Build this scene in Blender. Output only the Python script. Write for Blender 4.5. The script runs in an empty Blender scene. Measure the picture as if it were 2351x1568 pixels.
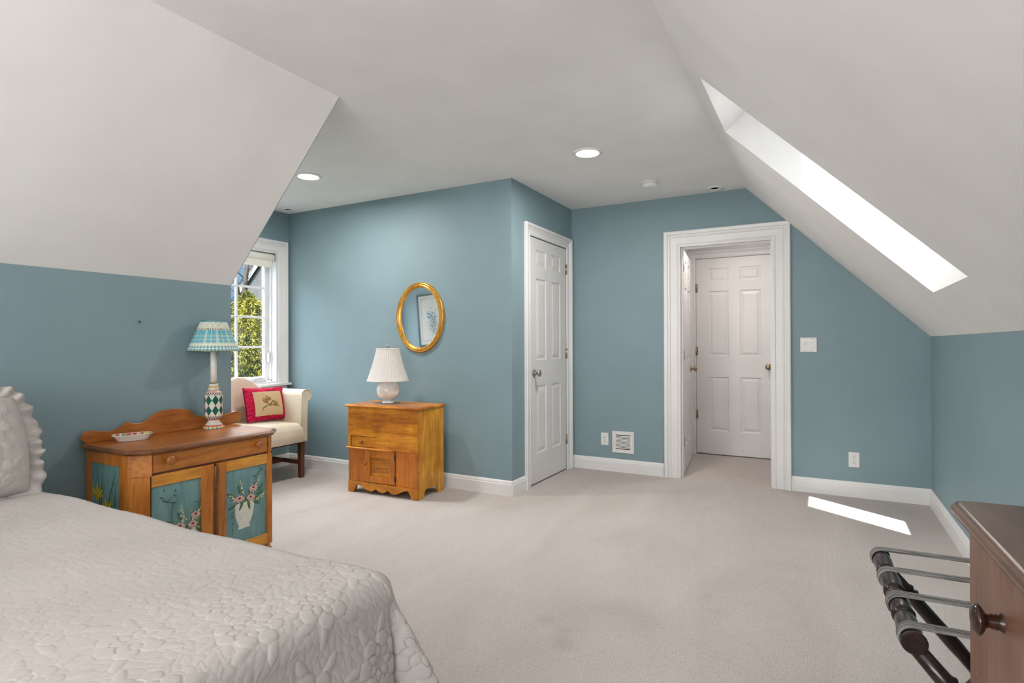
import bpy, math, random
import numpy as np
from math import sin, cos, pi, radians, sqrt, atan2
from mathutils import Vector, Matrix

random.seed(7)
rng = np.random.default_rng(5)
S = bpy.context.scene
C = S.collection

# ------------------------------------------------------------------ camera
H = 2.44
def make_camera():
    f, yaw, pit, rol, h, cy = 1310.10, 0.499, 0.0035, -0.0032, 1.1619, -2.2787
    fw = Vector((-sin(yaw)*cos(pit), cos(yaw)*cos(pit), sin(pit)))
    r = Vector((cos(yaw), sin(yaw), 0)); u = r.cross(fw)
    r2 = r*cos(rol)+u*sin(rol); u2 = -r*sin(rol)+u*cos(rol)
    cd = bpy.data.cameras.new('camera'); co = bpy.data.objects.new('camera', cd); C.objects.link(co)
    cd.sensor_width = 36; cd.lens = f/2351*36; cd.shift_y = -cy/2351; cd.clip_start = 0.02; cd.clip_end = 200
    M = Matrix((r2, u2, -fw)).transposed().to_4x4(); M.translation = (0, 0, h)
    co.matrix_world = M
    S.camera = co
make_camera()

# ------------------------------------------------------------------ view, world, sun, large lights
S.view_settings.view_transform = 'Standard'; S.view_settings.look = 'None'
S.view_settings.gamma = 1; S.view_settings.use_curve_mapping = False
S.view_settings.exposure = 0.36
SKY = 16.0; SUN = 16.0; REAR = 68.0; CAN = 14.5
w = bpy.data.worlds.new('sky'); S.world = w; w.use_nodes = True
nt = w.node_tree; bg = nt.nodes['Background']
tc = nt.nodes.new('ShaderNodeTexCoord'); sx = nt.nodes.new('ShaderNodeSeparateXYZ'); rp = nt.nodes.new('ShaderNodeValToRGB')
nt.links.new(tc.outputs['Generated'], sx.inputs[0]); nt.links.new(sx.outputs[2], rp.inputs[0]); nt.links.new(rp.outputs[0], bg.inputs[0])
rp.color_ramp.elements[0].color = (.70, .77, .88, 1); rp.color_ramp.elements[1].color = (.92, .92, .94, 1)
mr = nt.nodes.new('ShaderNodeMapRange'); mr.interpolation_type = 'SMOOTHSTEP'      # overhead sky raised to light the room, dimmer towards the horizon
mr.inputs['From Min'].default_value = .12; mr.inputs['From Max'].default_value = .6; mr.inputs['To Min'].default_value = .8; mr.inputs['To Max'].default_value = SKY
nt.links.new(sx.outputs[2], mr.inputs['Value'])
mx_ = nt.nodes.new('ShaderNodeMapRange'); mx_.interpolation_type = 'SMOOTHSTEP'      # invented sky weighting, bright on the dormer side to light the room
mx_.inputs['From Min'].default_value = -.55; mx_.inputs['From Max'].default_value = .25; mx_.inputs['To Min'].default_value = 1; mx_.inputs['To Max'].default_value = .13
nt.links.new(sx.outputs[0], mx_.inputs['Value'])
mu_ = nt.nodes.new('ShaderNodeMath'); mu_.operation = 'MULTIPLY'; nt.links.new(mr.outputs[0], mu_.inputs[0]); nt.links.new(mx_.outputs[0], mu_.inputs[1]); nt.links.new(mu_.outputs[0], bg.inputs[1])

sd = bpy.data.lights.new('sun', 'SUN'); sd.energy = SUN; sd.angle = radians(.53); sd.color = (1, .97, .93)
so = bpy.data.objects.new('sun', sd); C.objects.link(so)
so.rotation_euler = Vector((0.0, 0.73, -1)).to_track_quat('-Z', 'Y').to_euler(); so.location = (0, -6, 9)

def area(name, loc, direction, sx_, sy_, power, col=(1, 1, 1)):
    d = bpy.data.lights.new(name, 'AREA'); d.shape = 'RECTANGLE'; d.size = sx_; d.size_y = sy_; d.energy = power; d.color = col
    o = bpy.data.objects.new(name, d); C.objects.link(o); o.location = loc
    o.rotation_euler = Vector(direction).to_track_quat('-Z', 'Y').to_euler(); return o
area('rear_window_fill', (-1.1, -2.28, 1.45), (0, 1, .45), 2.1, 1.25, REAR, (1, .985, .97))  # added area lamp at an unseen rear window, tilted up to fill the room

# ------------------------------------------------------------------ node helpers
def mat(name):
    m = bpy.data.materials.new(name); m.use_nodes = True
    return m, m.node_tree, m.node_tree.nodes['Principled BSDF']
def N(nt, t, **k):
    n = nt.nodes.new(t)
    for a, v in k.items(): setattr(n, a, v)
    return n
def coords(nt, scale=(1, 1, 1), rot=(0, 0, 0), out='Object'):
    tc = N(nt, 'ShaderNodeTexCoord'); mp = N(nt, 'ShaderNodeMapping')
    mp.inputs['Scale'].default_value = scale; mp.inputs['Rotation'].default_value = rot
    nt.links.new(tc.outputs[out], mp.inputs[0]); return mp.outputs[0]
def noise(nt, vec, scale, detail=3, rough=.5, dist=0):
    n = N(nt, 'ShaderNodeTexNoise'); n.inputs['Scale'].default_value = scale; n.inputs['Detail'].default_value = detail
    n.inputs['Roughness'].default_value = rough; n.inputs['Distortion'].default_value = dist
    nt.links.new(vec, n.inputs['Vector']); return n.outputs['Fac']
def ramp(nt, fac, stops):
    r = N(nt, 'ShaderNodeValToRGB'); e = r.color_ramp.elements
    while len(e) < len(stops): e.new(.5)
    for el, (p_, c_) in zip(e, stops): el.position = p_; el.color = (*c_, 1)
    nt.links.new(fac, r.inputs[0]); return r.outputs[0]
def bump(nt, b, h, strength=.3, dist=.002):
    n = N(nt, 'ShaderNodeBump'); n.inputs['Strength'].default_value = strength; n.inputs['Distance'].default_value = dist
    nt.links.new(h, n.inputs['Height']); nt.links.new(n.outputs[0], b.inputs['Normal'])
def mixc(nt, fac, a, b):
    n = N(nt, 'ShaderNodeMix', data_type='RGBA')
    for i, v in ((0, fac), (6, a), (7, b)):
        if hasattr(v, 'links'): nt.links.new(v, n.inputs[i])
        elif i == 0: n.inputs[0].default_value = v
        else: n.inputs[i].default_value = (*v, 1)
    return n.outputs[2]
def paint(name, col, rough=.6, bs=.15, scale=350, spec=.5):
    m, t, b = mat(name); v = coords(t)
    n = noise(t, v, 3.0, 3)
    c1 = tuple(x*.97 for x in col); c2 = tuple(min(1, x*1.03) for x in col)
    t.links.new(ramp(t, n, [(.3, c1), (.7, c2)]), b.inputs['Base Color'])
    b.inputs['Roughness'].default_value = rough; b.inputs['Specular IOR Level'].default_value = spec
    if bs: bump(t, b, noise(t, v, scale, 2), bs, .0012)
    return m
def plain(name, col, rough=.5, metal=0, spec=.5):
    m, t, b = mat(name); v = coords(t); n = noise(t, v, 40, 3)
    t.links.new(ramp(t, n, [(.25, tuple(x*.92 for x in col)), (.75, tuple(min(1, x*1.06) for x in col))]), b.inputs['Base Color'])
    b.inputs['Roughness'].default_value = rough; b.inputs['Metallic'].default_value = metal; b.inputs['Specular IOR Level'].default_value = spec
    return m
def wood(name, dark, mid, light, axis='x', rough=.35, s=1.0, bs=.1, mottled=0):
    m, t, b = mat(name)
    st = {'x': (.12, 1, 1), 'y': (1, .12, 1), 'z': (1, 1, .12)}[axis]
    v = coords(t, tuple(a*s for a in st))
    n1 = noise(t, v, 9, 5, .6, 1.2); n2 = noise(t, v, 70, 4, .6, .3)
    c = ramp(t, n1, [(.28, dark), (.5, mid), (.72, light)])
    c2 = ramp(t, n2, [(.38, (.55, .5, .45)), (.55, (1, 1, 1))])
    mm = N(t, 'ShaderNodeMix', data_type='RGBA', blend_type='MULTIPLY'); mm.inputs[0].default_value = .55
    t.links.new(c, mm.inputs[6]); t.links.new(c2, mm.inputs[7]); out = mm.outputs[2]
    if mottled:
        v2 = coords(t); n3 = noise(t, v2, 6, 4)
        m2 = N(t, 'ShaderNodeMix', data_type='RGBA', blend_type='MULTIPLY'); m2.inputs[0].default_value = mottled
        t.links.new(out, m2.inputs[6]); t.links.new(ramp(t, n3, [(.35, (.6, .5, .42)), (.6, (1, 1, 1))]), m2.inputs[7]); out = m2.outputs[2]
    t.links.new(out, b.inputs['Base Color'])
    b.inputs['Roughness'].default_value = rough
    bump(t, b, n2, bs, .001)
    return m
def colattr(name, rough=.4, fine=0, spec=.5, bs=0, bscale=300):
    m, t, b = mat(name); a = N(t, 'ShaderNodeVertexColor'); a.layer_name = 'Col'
    out = a.outputs[0]
    if fine:
        mm = N(t, 'ShaderNodeMix', data_type='RGBA', blend_type='MULTIPLY'); mm.inputs[0].default_value = fine
        t.links.new(out, mm.inputs[6]); t.links.new(ramp(t, noise(t, coords(t), 60, 4), [(.3, (.6, .6, .6)), (.65, (1, 1, 1))]), mm.inputs[7]); out = mm.outputs[2]
    t.links.new(out, b.inputs['Base Color']); b.inputs['Roughness'].default_value = rough; b.inputs['Specular IOR Level'].default_value = spec
    if bs: bump(t, b, noise(t, coords(t), bscale, 2), bs, .001)
    return m

M = {}
M['blue'] = paint('blue_wall_paint', (.222, .318, .350), .55, .2, 300)
M['white'] = paint('white_ceiling_paint', (.86, .845, .83), .8, .1, 250)
M['trim'] = paint('white_trim_paint', (.82, .81, .80), .35, 0)
M['door'] = paint('white_door_paint', (.78, .76, .745), .38, .05, 120)
M['sash'] = paint('white_sash_paint', (.74, .75, .77), .35, 0)
def carpet():
    m, t, b = mat('cream_loop_carpet'); v = coords(t)
    big = noise(t, coords(t, (1, .45, 1), (0, 0, .5)), 2.2, 4, .55, .8)
    c = ramp(t, big, [(.3, (.54, .487, .447)), (.5, (.59, .535, .495)), (.7, (.63, .575, .535))])
    vo = N(t, 'ShaderNodeTexVoronoi'); vo.inputs['Scale'].default_value = 150; vo.inputs['Randomness'].default_value = .35; t.links.new(v, vo.inputs['Vector'])
    loop = ramp(t, vo.outputs['Distance'], [(.25, (1, 1, 1)), (.75, (.52, .52, .52))])
    mm = N(t, 'ShaderNodeMix', data_type='RGBA', blend_type='MULTIPLY'); mm.inputs[0].default_value = .7
    t.links.new(c, mm.inputs[6]); t.links.new(loop, mm.inputs[7]); out = mm.outputs[2]
    # dirty spots in the pile, each with its own place and size
    geo = coords(t)
    wob = noise(t, geo, 14, 4)
    for (x, y, r, k) in [(-.90, 2.05, .055, .22), (-1.03, 2.19, .05, .14), (-.94, 2.14, .035, .12), (-.40, 2.59, .05, .13), (-.30, 2.75, .05, .06), (-.72, 2.35, .12, .05)]:
        d = N(t, 'ShaderNodeVectorMath', operation='DISTANCE'); t.links.new(geo, d.inputs[0]); d.inputs[1].default_value = (x, y, 0)
        a = N(t, 'ShaderNodeMath', operation='MULTIPLY_ADD'); t.links.new(wob, a.inputs[0]); a.inputs[1].default_value = r*1.6; t.links.new(d.outputs['Value'], a.inputs[2])
        mr = N(t, 'ShaderNodeMapRange'); mr.inputs['From Min'].default_value = r*1.0; mr.inputs['From Max'].default_value = r*2.1
        mr.inputs['To Min'].default_value = k; mr.inputs['To Max'].default_value = 0; t.links.new(a.outputs[0], mr.inputs['Value'])
        out = mixc(t, mr.outputs[0], out, (.22, .19, .16))
    t.links.new(out, b.inputs['Base Color']); b.inputs['Roughness'].default_value = .95; b.inputs['Specular IOR Level'].default_value = .1
    bump(t, b, vo.outputs['Distance'], -.55, .003)
    return m
M['carpet'] = carpet()
M['glass'] = None
def glassmat():
    m = bpy.data.materials.new('window_glass'); m.use_nodes = True; t = m.node_tree; t.nodes.clear()
    o = N(t, 'ShaderNodeOutputMaterial'); tr = N(t, 'ShaderNodeBsdfTransparent'); g = N(t, 'ShaderNodeBsdfGlossy'); g.inputs['Roughness'].default_value = .02
    mx = N(t, 'ShaderNodeMixShader'); mx.inputs[0].default_value = .05; tr.inputs[0].default_value = (.96, .98, .98, 1)
    t.links.new(tr.outputs[0], mx.inputs[1]); t.links.new(g.outputs[0], mx.inputs[2]); t.links.new(mx.outputs[0], o.inputs[0]); return m
M['glass'] = glassmat()
def emit(name, col, s):
    m, t, b = mat(name); b.inputs['Emission Color'].default_value = (*col, 1); b.inputs['Emission Strength'].default_value = s
    b.inputs['Base Color'].default_value = (.8, .8, .8, 1); return m
M['nickel'] = plain('aged_nickel', (.42, .39, .33), .28, 1)
M['brass'] = plain('antique_brass', (.42, .33, .2), .28, 1)
M['plate'] = plain('white_plastic', (.78, .77, .75), .35)
M['dark'] = plain('dark_slot', (.02, .02, .02), .7)

# ------------------------------------------------------------------ mesh helper
class MB:
    def __init__(s): s.v = []; s.f = []; s.m = []; s.s = []; s.col = None
    def add(s, vs, fs, mi=0, smooth=False):
        o = len(s.v); s.v += [tuple(map(float, a)) for a in vs]
        for f in fs: s.f.append([o+i for i in f]); s.m.append(mi); s.s.append(smooth)
        return s
    def box(s, x0, x1, y0, y1, z0, z1, mi=0):
        return s.add([(x0, y0, z0), (x1, y0, z0), (x1, y1, z0), (x0, y1, z0), (x0, y0, z1), (x1, y0, z1), (x1, y1, z1), (x0, y1, z1)],
                     [(0, 3, 2, 1), (4, 5, 6, 7), (0, 1, 5, 4), (1, 2, 6, 5), (2, 3, 7, 6), (3, 0, 4, 7)], mi)
    def prism(s, poly, axis, a, b, mi=0, smooth=False):
        # poly in the other two axes (x: (y,z), y: (x,z), z: (x,y))
        def P(p, t): return {'x': (t, p[0], p[1]), 'y': (p[0], t, p[1]), 'z': (p[0], p[1], t)}[axis]
        n = len(poly); vs = [P(p, a) for p in poly]+[P(p, b) for p in poly]
        s.add(vs, [list(range(n)), list(range(2*n-1, n-1, -1))], mi)
        o = len(s.v)-2*n
        for i in range(n):
            j = (i+1) % n; s.f.append([o+i, o+j, o+n+j, o+n+i]); s.m.append(mi); s.s.append(smooth)
        return s
    def lathe(s, prof, c=(0, 0, 0), seg=32, mi=0, axis='z', sx=1, sy=1, cap=True):
        vs = []; fs = []
        for (r, z) in prof:
            for k in range(seg):
                a = 2*pi*k/seg; p = (r*cos(a)*sx, r*sin(a)*sy, z)
                if axis == 'x': p = (p[2], p[0], p[1])
                if axis == 'y': p = (p[0], p[2], p[1])
                vs.append((c[0]+p[0], c[1]+p[1], c[2]+p[2]))
        for i in range(len(prof)-1):
            for k in range(seg):
                k2 = (k+1) % seg; fs.append((i*seg+k, i*seg+k2, (i+1)*seg+k2, (i+1)*seg+k))
        s.add(vs, fs, mi, True)
        if cap:
            o = len(s.v)-len(vs)
            if prof[0][0] > 1e-5: s.f.append([o+k for k in range(seg)][::-1]); s.m.append(mi); s.s.append(False)
            if prof[-1][0] > 1e-5: s.f.append([o+(len(prof)-1)*seg+k for k in range(seg)]); s.m.append(mi); s.s.append(False)
        return s
    def tube(s, pts, r, seg=10, mi=0, flat=None, smooth=True):
        pts = [Vector(p) for p in pts]; n = len(pts); vs = []
        rr = r if isinstance(r, (list, tuple)) else [r]*n
        up = None
        for i, p in enumerate(pts):
            d = (pts[min(i+1, n-1)]-pts[max(i-1, 0)]).normalized()
            if up is None: up = d.orthogonal().normalized()
            if flat is not None: up = (Vector(flat)-d*Vector(flat).dot(d)).normalized()
            else: up = (up-d*up.dot(d)).normalized()
            sd_ = d.cross(up)
            for k in range(seg):
                a = 2*pi*k/seg; q = p+up*cos(a)*rr[i]+sd_*sin(a)*rr[i]; vs.append(tuple(q))
        fs = [(i*seg+k, i*seg+(k+1) % seg, (i+1)*seg+(k+1) % seg, (i+1)*seg+k) for i in range(n-1) for k in range(seg)]
        fs += [tuple(range(seg))[::-1], tuple((n-1)*seg+k for k in range(seg))]
        return s.add(vs, fs, mi, smooth)
    def turned(s, a, b, prof, seg=16, mi=0):
        # a turned rod from a to b: prof = [(t, r)]
        a = Vector(a); b = Vector(b)
        return s.tube([a+(b-a)*t for t, r in prof], [r for t, r in prof], seg, mi)
    def grid(s, X, Y, Z, mi=0, smooth=True, closeu=False):
        nu, nv = X.shape; o = len(s.v)
        vs = np.stack([X.ravel(), Y.ravel(), Z.ravel()], 1).tolist()
        fs = [(i*nv+j, ((i+1) % nu)*nv+j, ((i+1) % nu)*nv+j+1, i*nv+j+1) for i in range(nu if closeu else nu-1) for j in range(nv-1)]
        return s.add(vs, fs, mi, smooth)
    def build(s, name, mats, parent=None, bevel=0, seg=2, col=None, loc=None):
        me = bpy.data.meshes.new(name); me.from_pydata(s.v, [], s.f)
        if not isinstance(mats, (list, tuple)): mats = [mats]
        for m in mats: me.materials.append(M[m] if isinstance(m, str) else m)
        me.polygons.foreach_set('material_index', s.m); me.polygons.foreach_set('use_smooth', s.s)
        if col is not None:
            ca = me.color_attributes.new('Col', 'FLOAT_COLOR', 'POINT')
            a = np.ones((len(s.v), 4), 'f'); a[:, :3] = col; ca.data.foreach_set('color', a.ravel())
        me.update(); me.validate()
        import bmesh
        bm = bmesh.new(); bm.from_mesh(me); bmesh.ops.recalc_face_normals(bm, faces=bm.faces); bm.to_mesh(me); bm.free()
        o = bpy.data.objects.new(name, me); C.objects.link(o)
        if parent is not None: o.parent = parent
        if loc: o.location = loc
        if bevel:
            b = o.modifiers.new('bevel', 'BEVEL'); b.width = bevel; b.segments = seg; b.limit_method = 'ANGLE'; b.angle_limit = radians(50)
        return o
def tag(o, label=None, cat=None, group=None, kind=None):
    for k, v in (('label', label), ('category', cat), ('group', group), ('kind', kind)):
        if v: o[k] = v
    return o
def thing(name, label, cat, loc=(0, 0, 0), rz=0, group=None):
    o = bpy.data.objects.new(name, None); C.objects.link(o); o.location = loc; o.rotation_euler = (0, 0, rz); o.empty_display_size = .05
    return tag(o, label, cat, group)
def struct(mb, name, mats, bevel=0, label=None, parent=None):
    o = mb.build(name, mats, parent, bevel)
    if parent is None: o['kind'] = 'structure'
    if label: o['label'] = label
    return o
def smooth_interp(pts, n):
    # Catmull-Rom through 2D/3D points
    pts = [Vector(p) for p in pts]; out = []
    P = [pts[0]*2-pts[1]]+pts+[pts[-1]*2-pts[-2]]
    for i in range(1, len(P)-2):
        for k in range(n):
            t = k/n; a, b, c, d = P[i-1], P[i], P[i+1], P[i+2]
            out.append(.5*((2*b)+(c-a)*t+(2*a-5*b+4*c-d)*t*t+(3*b-a-3*c+d)*t**3))
    out.append(pts[-1]); return out

# ------------------------------------------------------------------ room shell
XK, HKL, XSL = -3.0581, 1.5147, -2.1832       # left knee wall, its height, slope/ceiling break
XE, HK, XS = .6783, 1.208, -.5524             # right knee wall
YK, YB, YD = 2.157, 3.8385, 5.0298            # dormer cheek, middle wall, back wall
XW, XC, YR = -4.5675, -2.0933, -2.25          # window wall, closet wall, rear wall
# floor
struct(MB().prism([(XW-.2, YR-.1), (XE+.1, YR-.1), (XE+.1, 6.4), (XW-.2, 6.4)], 'z', -.1, 0), 'floor', 'carpet')
# flat ceiling
struct(MB().prism([(XSL, YR-.1), (XS, YR-.1), (XS, YD+.12), (XC-.1, YD+.12), (XC-.1, YB+.1), (XW-.2, YB+.1), (XW-.2, YK-.0035), (XSL, YK-.0035)], 'z', H, H+.15), 'ceiling', 'white')
# left slope and knee wall
dxl, dzl = .12, .12
struct(MB().prism([(XK, HKL), (XSL, H), (XSL-.01, H+.15), (XK-.17, HKL+.03)], 'y', YR-.1, YK-.0035), 'ceiling_left', 'white')
struct(MB().prism([(XK, 0), (XK, HKL), (XK-.17, HKL+.03), (XK-.17, 0)], 'y', YR-.1, YK-.0035), 'wall_left', 'blue')
struct(MB().prism([(XW-.2, 0), (XK, 0), (XK, HKL), (XSL, H), (XW-.2, H)], 'y', YK-.0035, YK), 'wall_dormer', 'blue')
# closing slab behind the cheek so no daylight leaks
# window wall with opening
WY0, WY1, WZ0, WZ1 = 2.29, 3.71, .80, 2.05
def wall_x(name, x, xt, y0, y1, z0, z1, op, m='blue'):
    a, b, c, d = op; mb = MB()
    if c > z0: mb.box(min(x, xt), max(x, xt), y0, y1, z0, c)
    mb.box(min(x, xt), max(x, xt), y0, y1, d, z1)
    mb.box(min(x, xt), max(x, xt), y0, a, c, d); mb.box(min(x, xt), max(x, xt), b, y1, c, d)
    return struct(mb, name, m)
wall_x('wall_window', XW, XW-.16, YK-.0, YB+.1, 0, H, (WY0, WY1, WZ0, WZ1))
struct(MB().box(XW, XC, YB, YB+.10, 0, H), 'wall_middle', 'blue')
# closet wall with door opening
CY0, CY1, CZ = 4.147, 4.893, 2.049
mb = MB().box(XC-.10, XC, YB+.10, CY0, 0, H).box(XC-.10, XC, CY1, YD+.12, 0, H).box(XC-.10, XC, CY0, CY1, CZ, H)
struct(mb, 'wall_closet', 'blue')
# back wall with hall door opening
DX0, DX1, DZ = -1.098, -.345, 2.015
mb = MB()
mb.prism([(XC, 0), (DX0, 0), (DX0, DZ), (DX0, H), (XC, H)], 'y', YD, YD+.12)
mb.prism([(DX0, DZ), (DX1, DZ), (DX1, XS+H-DX1), (XS, H), (DX0, H)], 'y', YD, YD+.12)
mb.prism([(DX1, 0), (XE, 0), (XE, HK), (DX1, XS+H-DX1), (DX1, DZ)], 'y', YD, YD+.12)
struct(mb, 'wall_back', 'blue')
struct(MB().prism([(XE, 0), (XE, HK), (XE+.12, HK+.119), (XE+.12, 0)], 'y', YR-.1, YD+.12), 'wall_right', 'blue')
# right slope with the skylight well
SD = .42                                     # well depth along the slope normal
r2_ = sqrt(2)
SX0, SX1, SY0, SY1 = -.485, .477, 2.69, 3.45
def slope_pt(x, y, d=0): return (x+d/r2_, y, XS+H-x+d/r2_)
def well():
    mb = MB(); D = SD
    ix = [XS, SX0, SX1, XE]; iy = [YR-.1, SY0, SY1, YD+.12]
    for i in range(3):
        for j in range(3):
            if i == 1 and j == 1: continue
            q = [(ix[i], iy[j]), (ix[i+1], iy[j]), (ix[i+1], iy[j+1]), (ix[i], iy[j+1])]
            mb.add([slope_pt(*a) for a in q], [(0, 1, 2, 3)])
            mb.add([slope_pt(a[0], a[1], D) for a in q], [(3, 2, 1, 0)])
    # well sides: top end square to the roof, lower end plumb
    zl = XS+H-SX1
    tl = (SX1, zl); tl2 = (SX1, XS+H+D*r2_-SX1)
    tp = slope_pt(SX0, 0); tp2 = slope_pt(SX0, 0, D)
    for y in (SY0, SY1):
        mb.add([(tp[0], y, tp[2]), (tl[0], y, tl[1]), (tl2[0], y, tl2[1]), (tp2[0], y, tp2[2])], [(0, 1, 2, 3)])
    mb.add([(tp[0], SY0, tp[2]), (tp[0], SY1, tp[2]), (tp2[0], SY1, tp2[2]), (tp2[0], SY0, tp2[2])], [(0, 1, 2, 3)])
    mb.add([(tl[0], SY0, tl[1]), (tl[0], SY1, tl[1]), (tl2[0], SY1, tl2[1]), (tl2[0], SY0, tl2[1])], [(0, 1, 2, 3)])
    # outer rim closure
    a, b = slope_pt(XS, YR-.1), slope_pt(XS, YR-.1, D); c_, d_ = slope_pt(XE, YR-.1), slope_pt(XE, YR-.1, D)
    for (p, q) in ((a, b), (c_, d_)):
        mb.add([p, q, (q[0], YD+.12, q[2]), (p[0], YD+.12, p[2])], [(0, 1, 2, 3)])
    for y in (YR-.1, YD+.12):
        mb.add([(a[0], y, a[2]), (b[0], y, b[2]), (d_[0], y, d_[2]), (c_[0], y, c_[2])], [(0, 1, 2, 3)])
    return mb
o = struct(well(), 'ceiling_right', 'white')
# skylight frame + glass, structure window
def skylight():
    mb = MB(); g = MB()
    # frame bars at the top of the well, lying on the roof plane
    def bar(x0, x1, y0, y1, d0, d1, m):
        vs = [slope_pt(x0, y0, d0), slope_pt(x1, y0, d0), slope_pt(x1, y1, d0), slope_pt(x0, y1, d0), slope_pt(x0, y0, d1), slope_pt(x1, y0, d1), slope_pt(x1, y1, d1), slope_pt(x0, y1, d1)]
        m.add(vs, [(0, 3, 2, 1), (4, 5, 6, 7), (0, 1, 5, 4), (1, 2, 6, 5), (2, 3, 7, 6), (3, 0, 4, 7)])
    d0, d1 = SD-.0, SD+.05; x1 = SX1-SD/r2_
    bar(SX0-.06, SX0+.062, SY0-.08, SY1+.08, d0, d1, mb); bar(x1-.02, x1+.06, SY0-.08, SY1+.08, d0, d1, mb)
    bar(SX0+.062, x1-.02, SY0-.08, SY0-.02, d0, d1, mb); bar(SX0+.062, x1-.02, SY1-.01, SY1+.08, d0, d1, mb)
    o = struct(mb, 'window_2', 'sash', .004, 'white framed skylight at the top of its plastered well in the right slope')
    bar(SX0+.062, x1-.02, SY0-.02, SY1-.01, d0+.02, d0+.028, g); g.build('pane', 'glass', o)
skylight()
# rear wall (behind the camera) with an assumed window opening for the fill lamp
mb = MB()
RX0, RX1, RZ0, RZ1 = -2.15, -.05, .8, 2.1
mb.box(XK, RX0, YR-.1, YR, 0, HKL).prism([(XK, HKL), (RX0, HKL), (RX0, H), (XSL, H)], 'y', YR-.1, YR)
mb.box(RX0, RX1, YR-.1, YR, 0, RZ0).prism([(RX0, RZ1), (RX1, RZ1), (-.2135, RZ1), (XS, H), (RX0, H)], 'y', YR-.1, YR)
mb.prism([(RX1, 0), (XE, 0), (XE, HK), (RX1, XS+H-RX1)], 'y', YR-.1, YR)
struct(mb, 'wall_rear', 'blue')
# hall beyond the back wall
struct(MB().box(-1.36, -1.26, YD+.12, 6.35, 0, 2.3), 'wall_hall_left', 'door')
struct(MB().box(.1, .2, YD+.12, 6.35, 0, 2.3), 'wall_hall_right', 'door')
IX0, IX1, IZ = -1.183, -.42, 2.06
struct(MB().box(-1.36, IX0, 6.25, 6.35, 0, 2.3).box(IX1, .2, 6.25, 6.35, 0, 2.3).box(IX0, IX1, 6.25, 6.35, IZ, 2.3), 'wall_hall_end', 'door')
struct(MB().box(-1.36, .2, YD+.12, 6.35, 2.3, 2.4), 'ceiling_hall', 'white')

# ------------------------------------------------------------------ baseboards and trim
BBP = [(0, 0), (.015, 0), (.015, .085), (.011, .092), (.011, .100), (.006, .112), (0, .116)]
def baseboard(name, p0, p1, nrm):
    # p0->p1 along the wall, nrm into the room
    mb = MB(); n = len(BBP); vs = []
    for p in (p0, p1):
        for (d, z) in BBP: vs.append((p[0]+nrm[0]*d, p[1]+nrm[1]*d, z))
    mb.add(vs, [list(range(n)), list(range(2*n-1, n-1, -1))]+[(i, (i+1) % n, n+(i+1) % n, n+i) for i in range(n)])
    return struct(mb, name, 'trim')
baseboard('baseboard_left', (XK, YR), (XK, YK), (1, 0))
baseboard('baseboard_dormer', (XW, YK), (XK, YK), (0, 1))
baseboard('baseboard_window', (XW, YK), (XW, YB), (1, 0))
baseboard('baseboard_middle', (XW, YB), (XC, YB), (0, -1))
baseboard('baseboard_closet', (XC, YB-.0149), (XC, CY0-.097), (1, 0))
baseboard('baseboard_back', (XC, YD), (-1.226, YD), (0, -1))
baseboard('baseboard_back_right', (-.269, YD), (XE, YD), (0, -1))
baseboard('baseboard_right', (XE, YR), (XE, YD), (-1, 0))

def casing_profile(w):  # (distance from inner edge, thickness)
    return [(0, 0), (0, .008), (.010, .012), (.013, .006), (.022, .006), (w*.52, .010), (w*.55, .016), (w*.60, .018), (w*.63, .012), (w*.72, .013), (w*.75, .024), (w*.95, .028), (w, .022), (w, 0)]
def casing(name, plane, coord, sgn, a0, a1, z0, z1, w=.10, bottom=False):
    # three sided (or four sided) mitred frame on plane x=coord or y=coord; sgn = direction out of the wall
    mb = MB(); pr = casing_profile(w)
    path = [(a0, z0, 0), (a0, z1, 1), (a1, z1, 2), (a1, z0, 3)]
    rings = []
    for (a, z, k) in path:
        ring = []
        for (d, t) in pr:
            aa = a-d if k in (0, 1) else a+d
            zz = z+d if k in (1, 2) else z-(d if bottom else 0)
            ring.append((coord+sgn*t, aa, zz) if plane == 'x' else (aa, coord+sgn*t, zz))
        rings.append(ring)
    n = len(pr); vs = sum(rings, []); fs = []
    segs = [(0, 1), (1, 2), (2, 3)]+([(3, 0)] if bottom else [])
    for (i, j) in segs:
        for k in range(n): fs.append((i*n+k, i*n+(k+1) % n, j*n+(k+1) % n, j*n+k))
    if not bottom: fs += [tuple(range(n)), tuple(3*n+k for k in range(n))]
    mb.add(vs, fs); return struct(mb, name, 'trim')
# closet door casing + jamb lining
casing('trim_1', 'x', XC, 1, CY0-.004, CY1+.004, 0, CZ+.004, .094)
# hall door casing + jamb
casing('trim_2', 'y', YD, -1, DX0, DX1-.0, 0, DZ, .122)
mb = MB().box(DX0-.001, DX0+.016, YD-.006, YD+.13, 0, DZ).box(DX1-.016, DX1+.001, YD-.006, YD+.13, 0, DZ).box(DX0+.016, DX1-.016, YD-.006, YD+.13, DZ-.016, DZ+.001)
mb.box(DX0+.016, DX0+.028, YD+.03, YD+.075, 0, DZ-.016).box(DX1-.028, DX1-.016, YD+.03, YD+.075, 0, DZ-.016).box(DX0+.028, DX1-.028, YD+.03, YD+.075, DZ-.028, DZ-.016)
struct(mb, 'trim_3', 'trim', .002)
casing('trim_4', 'y', 6.25, -1, IX0-.004, IX1+.004, 0, IZ+.004, .075)

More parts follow.
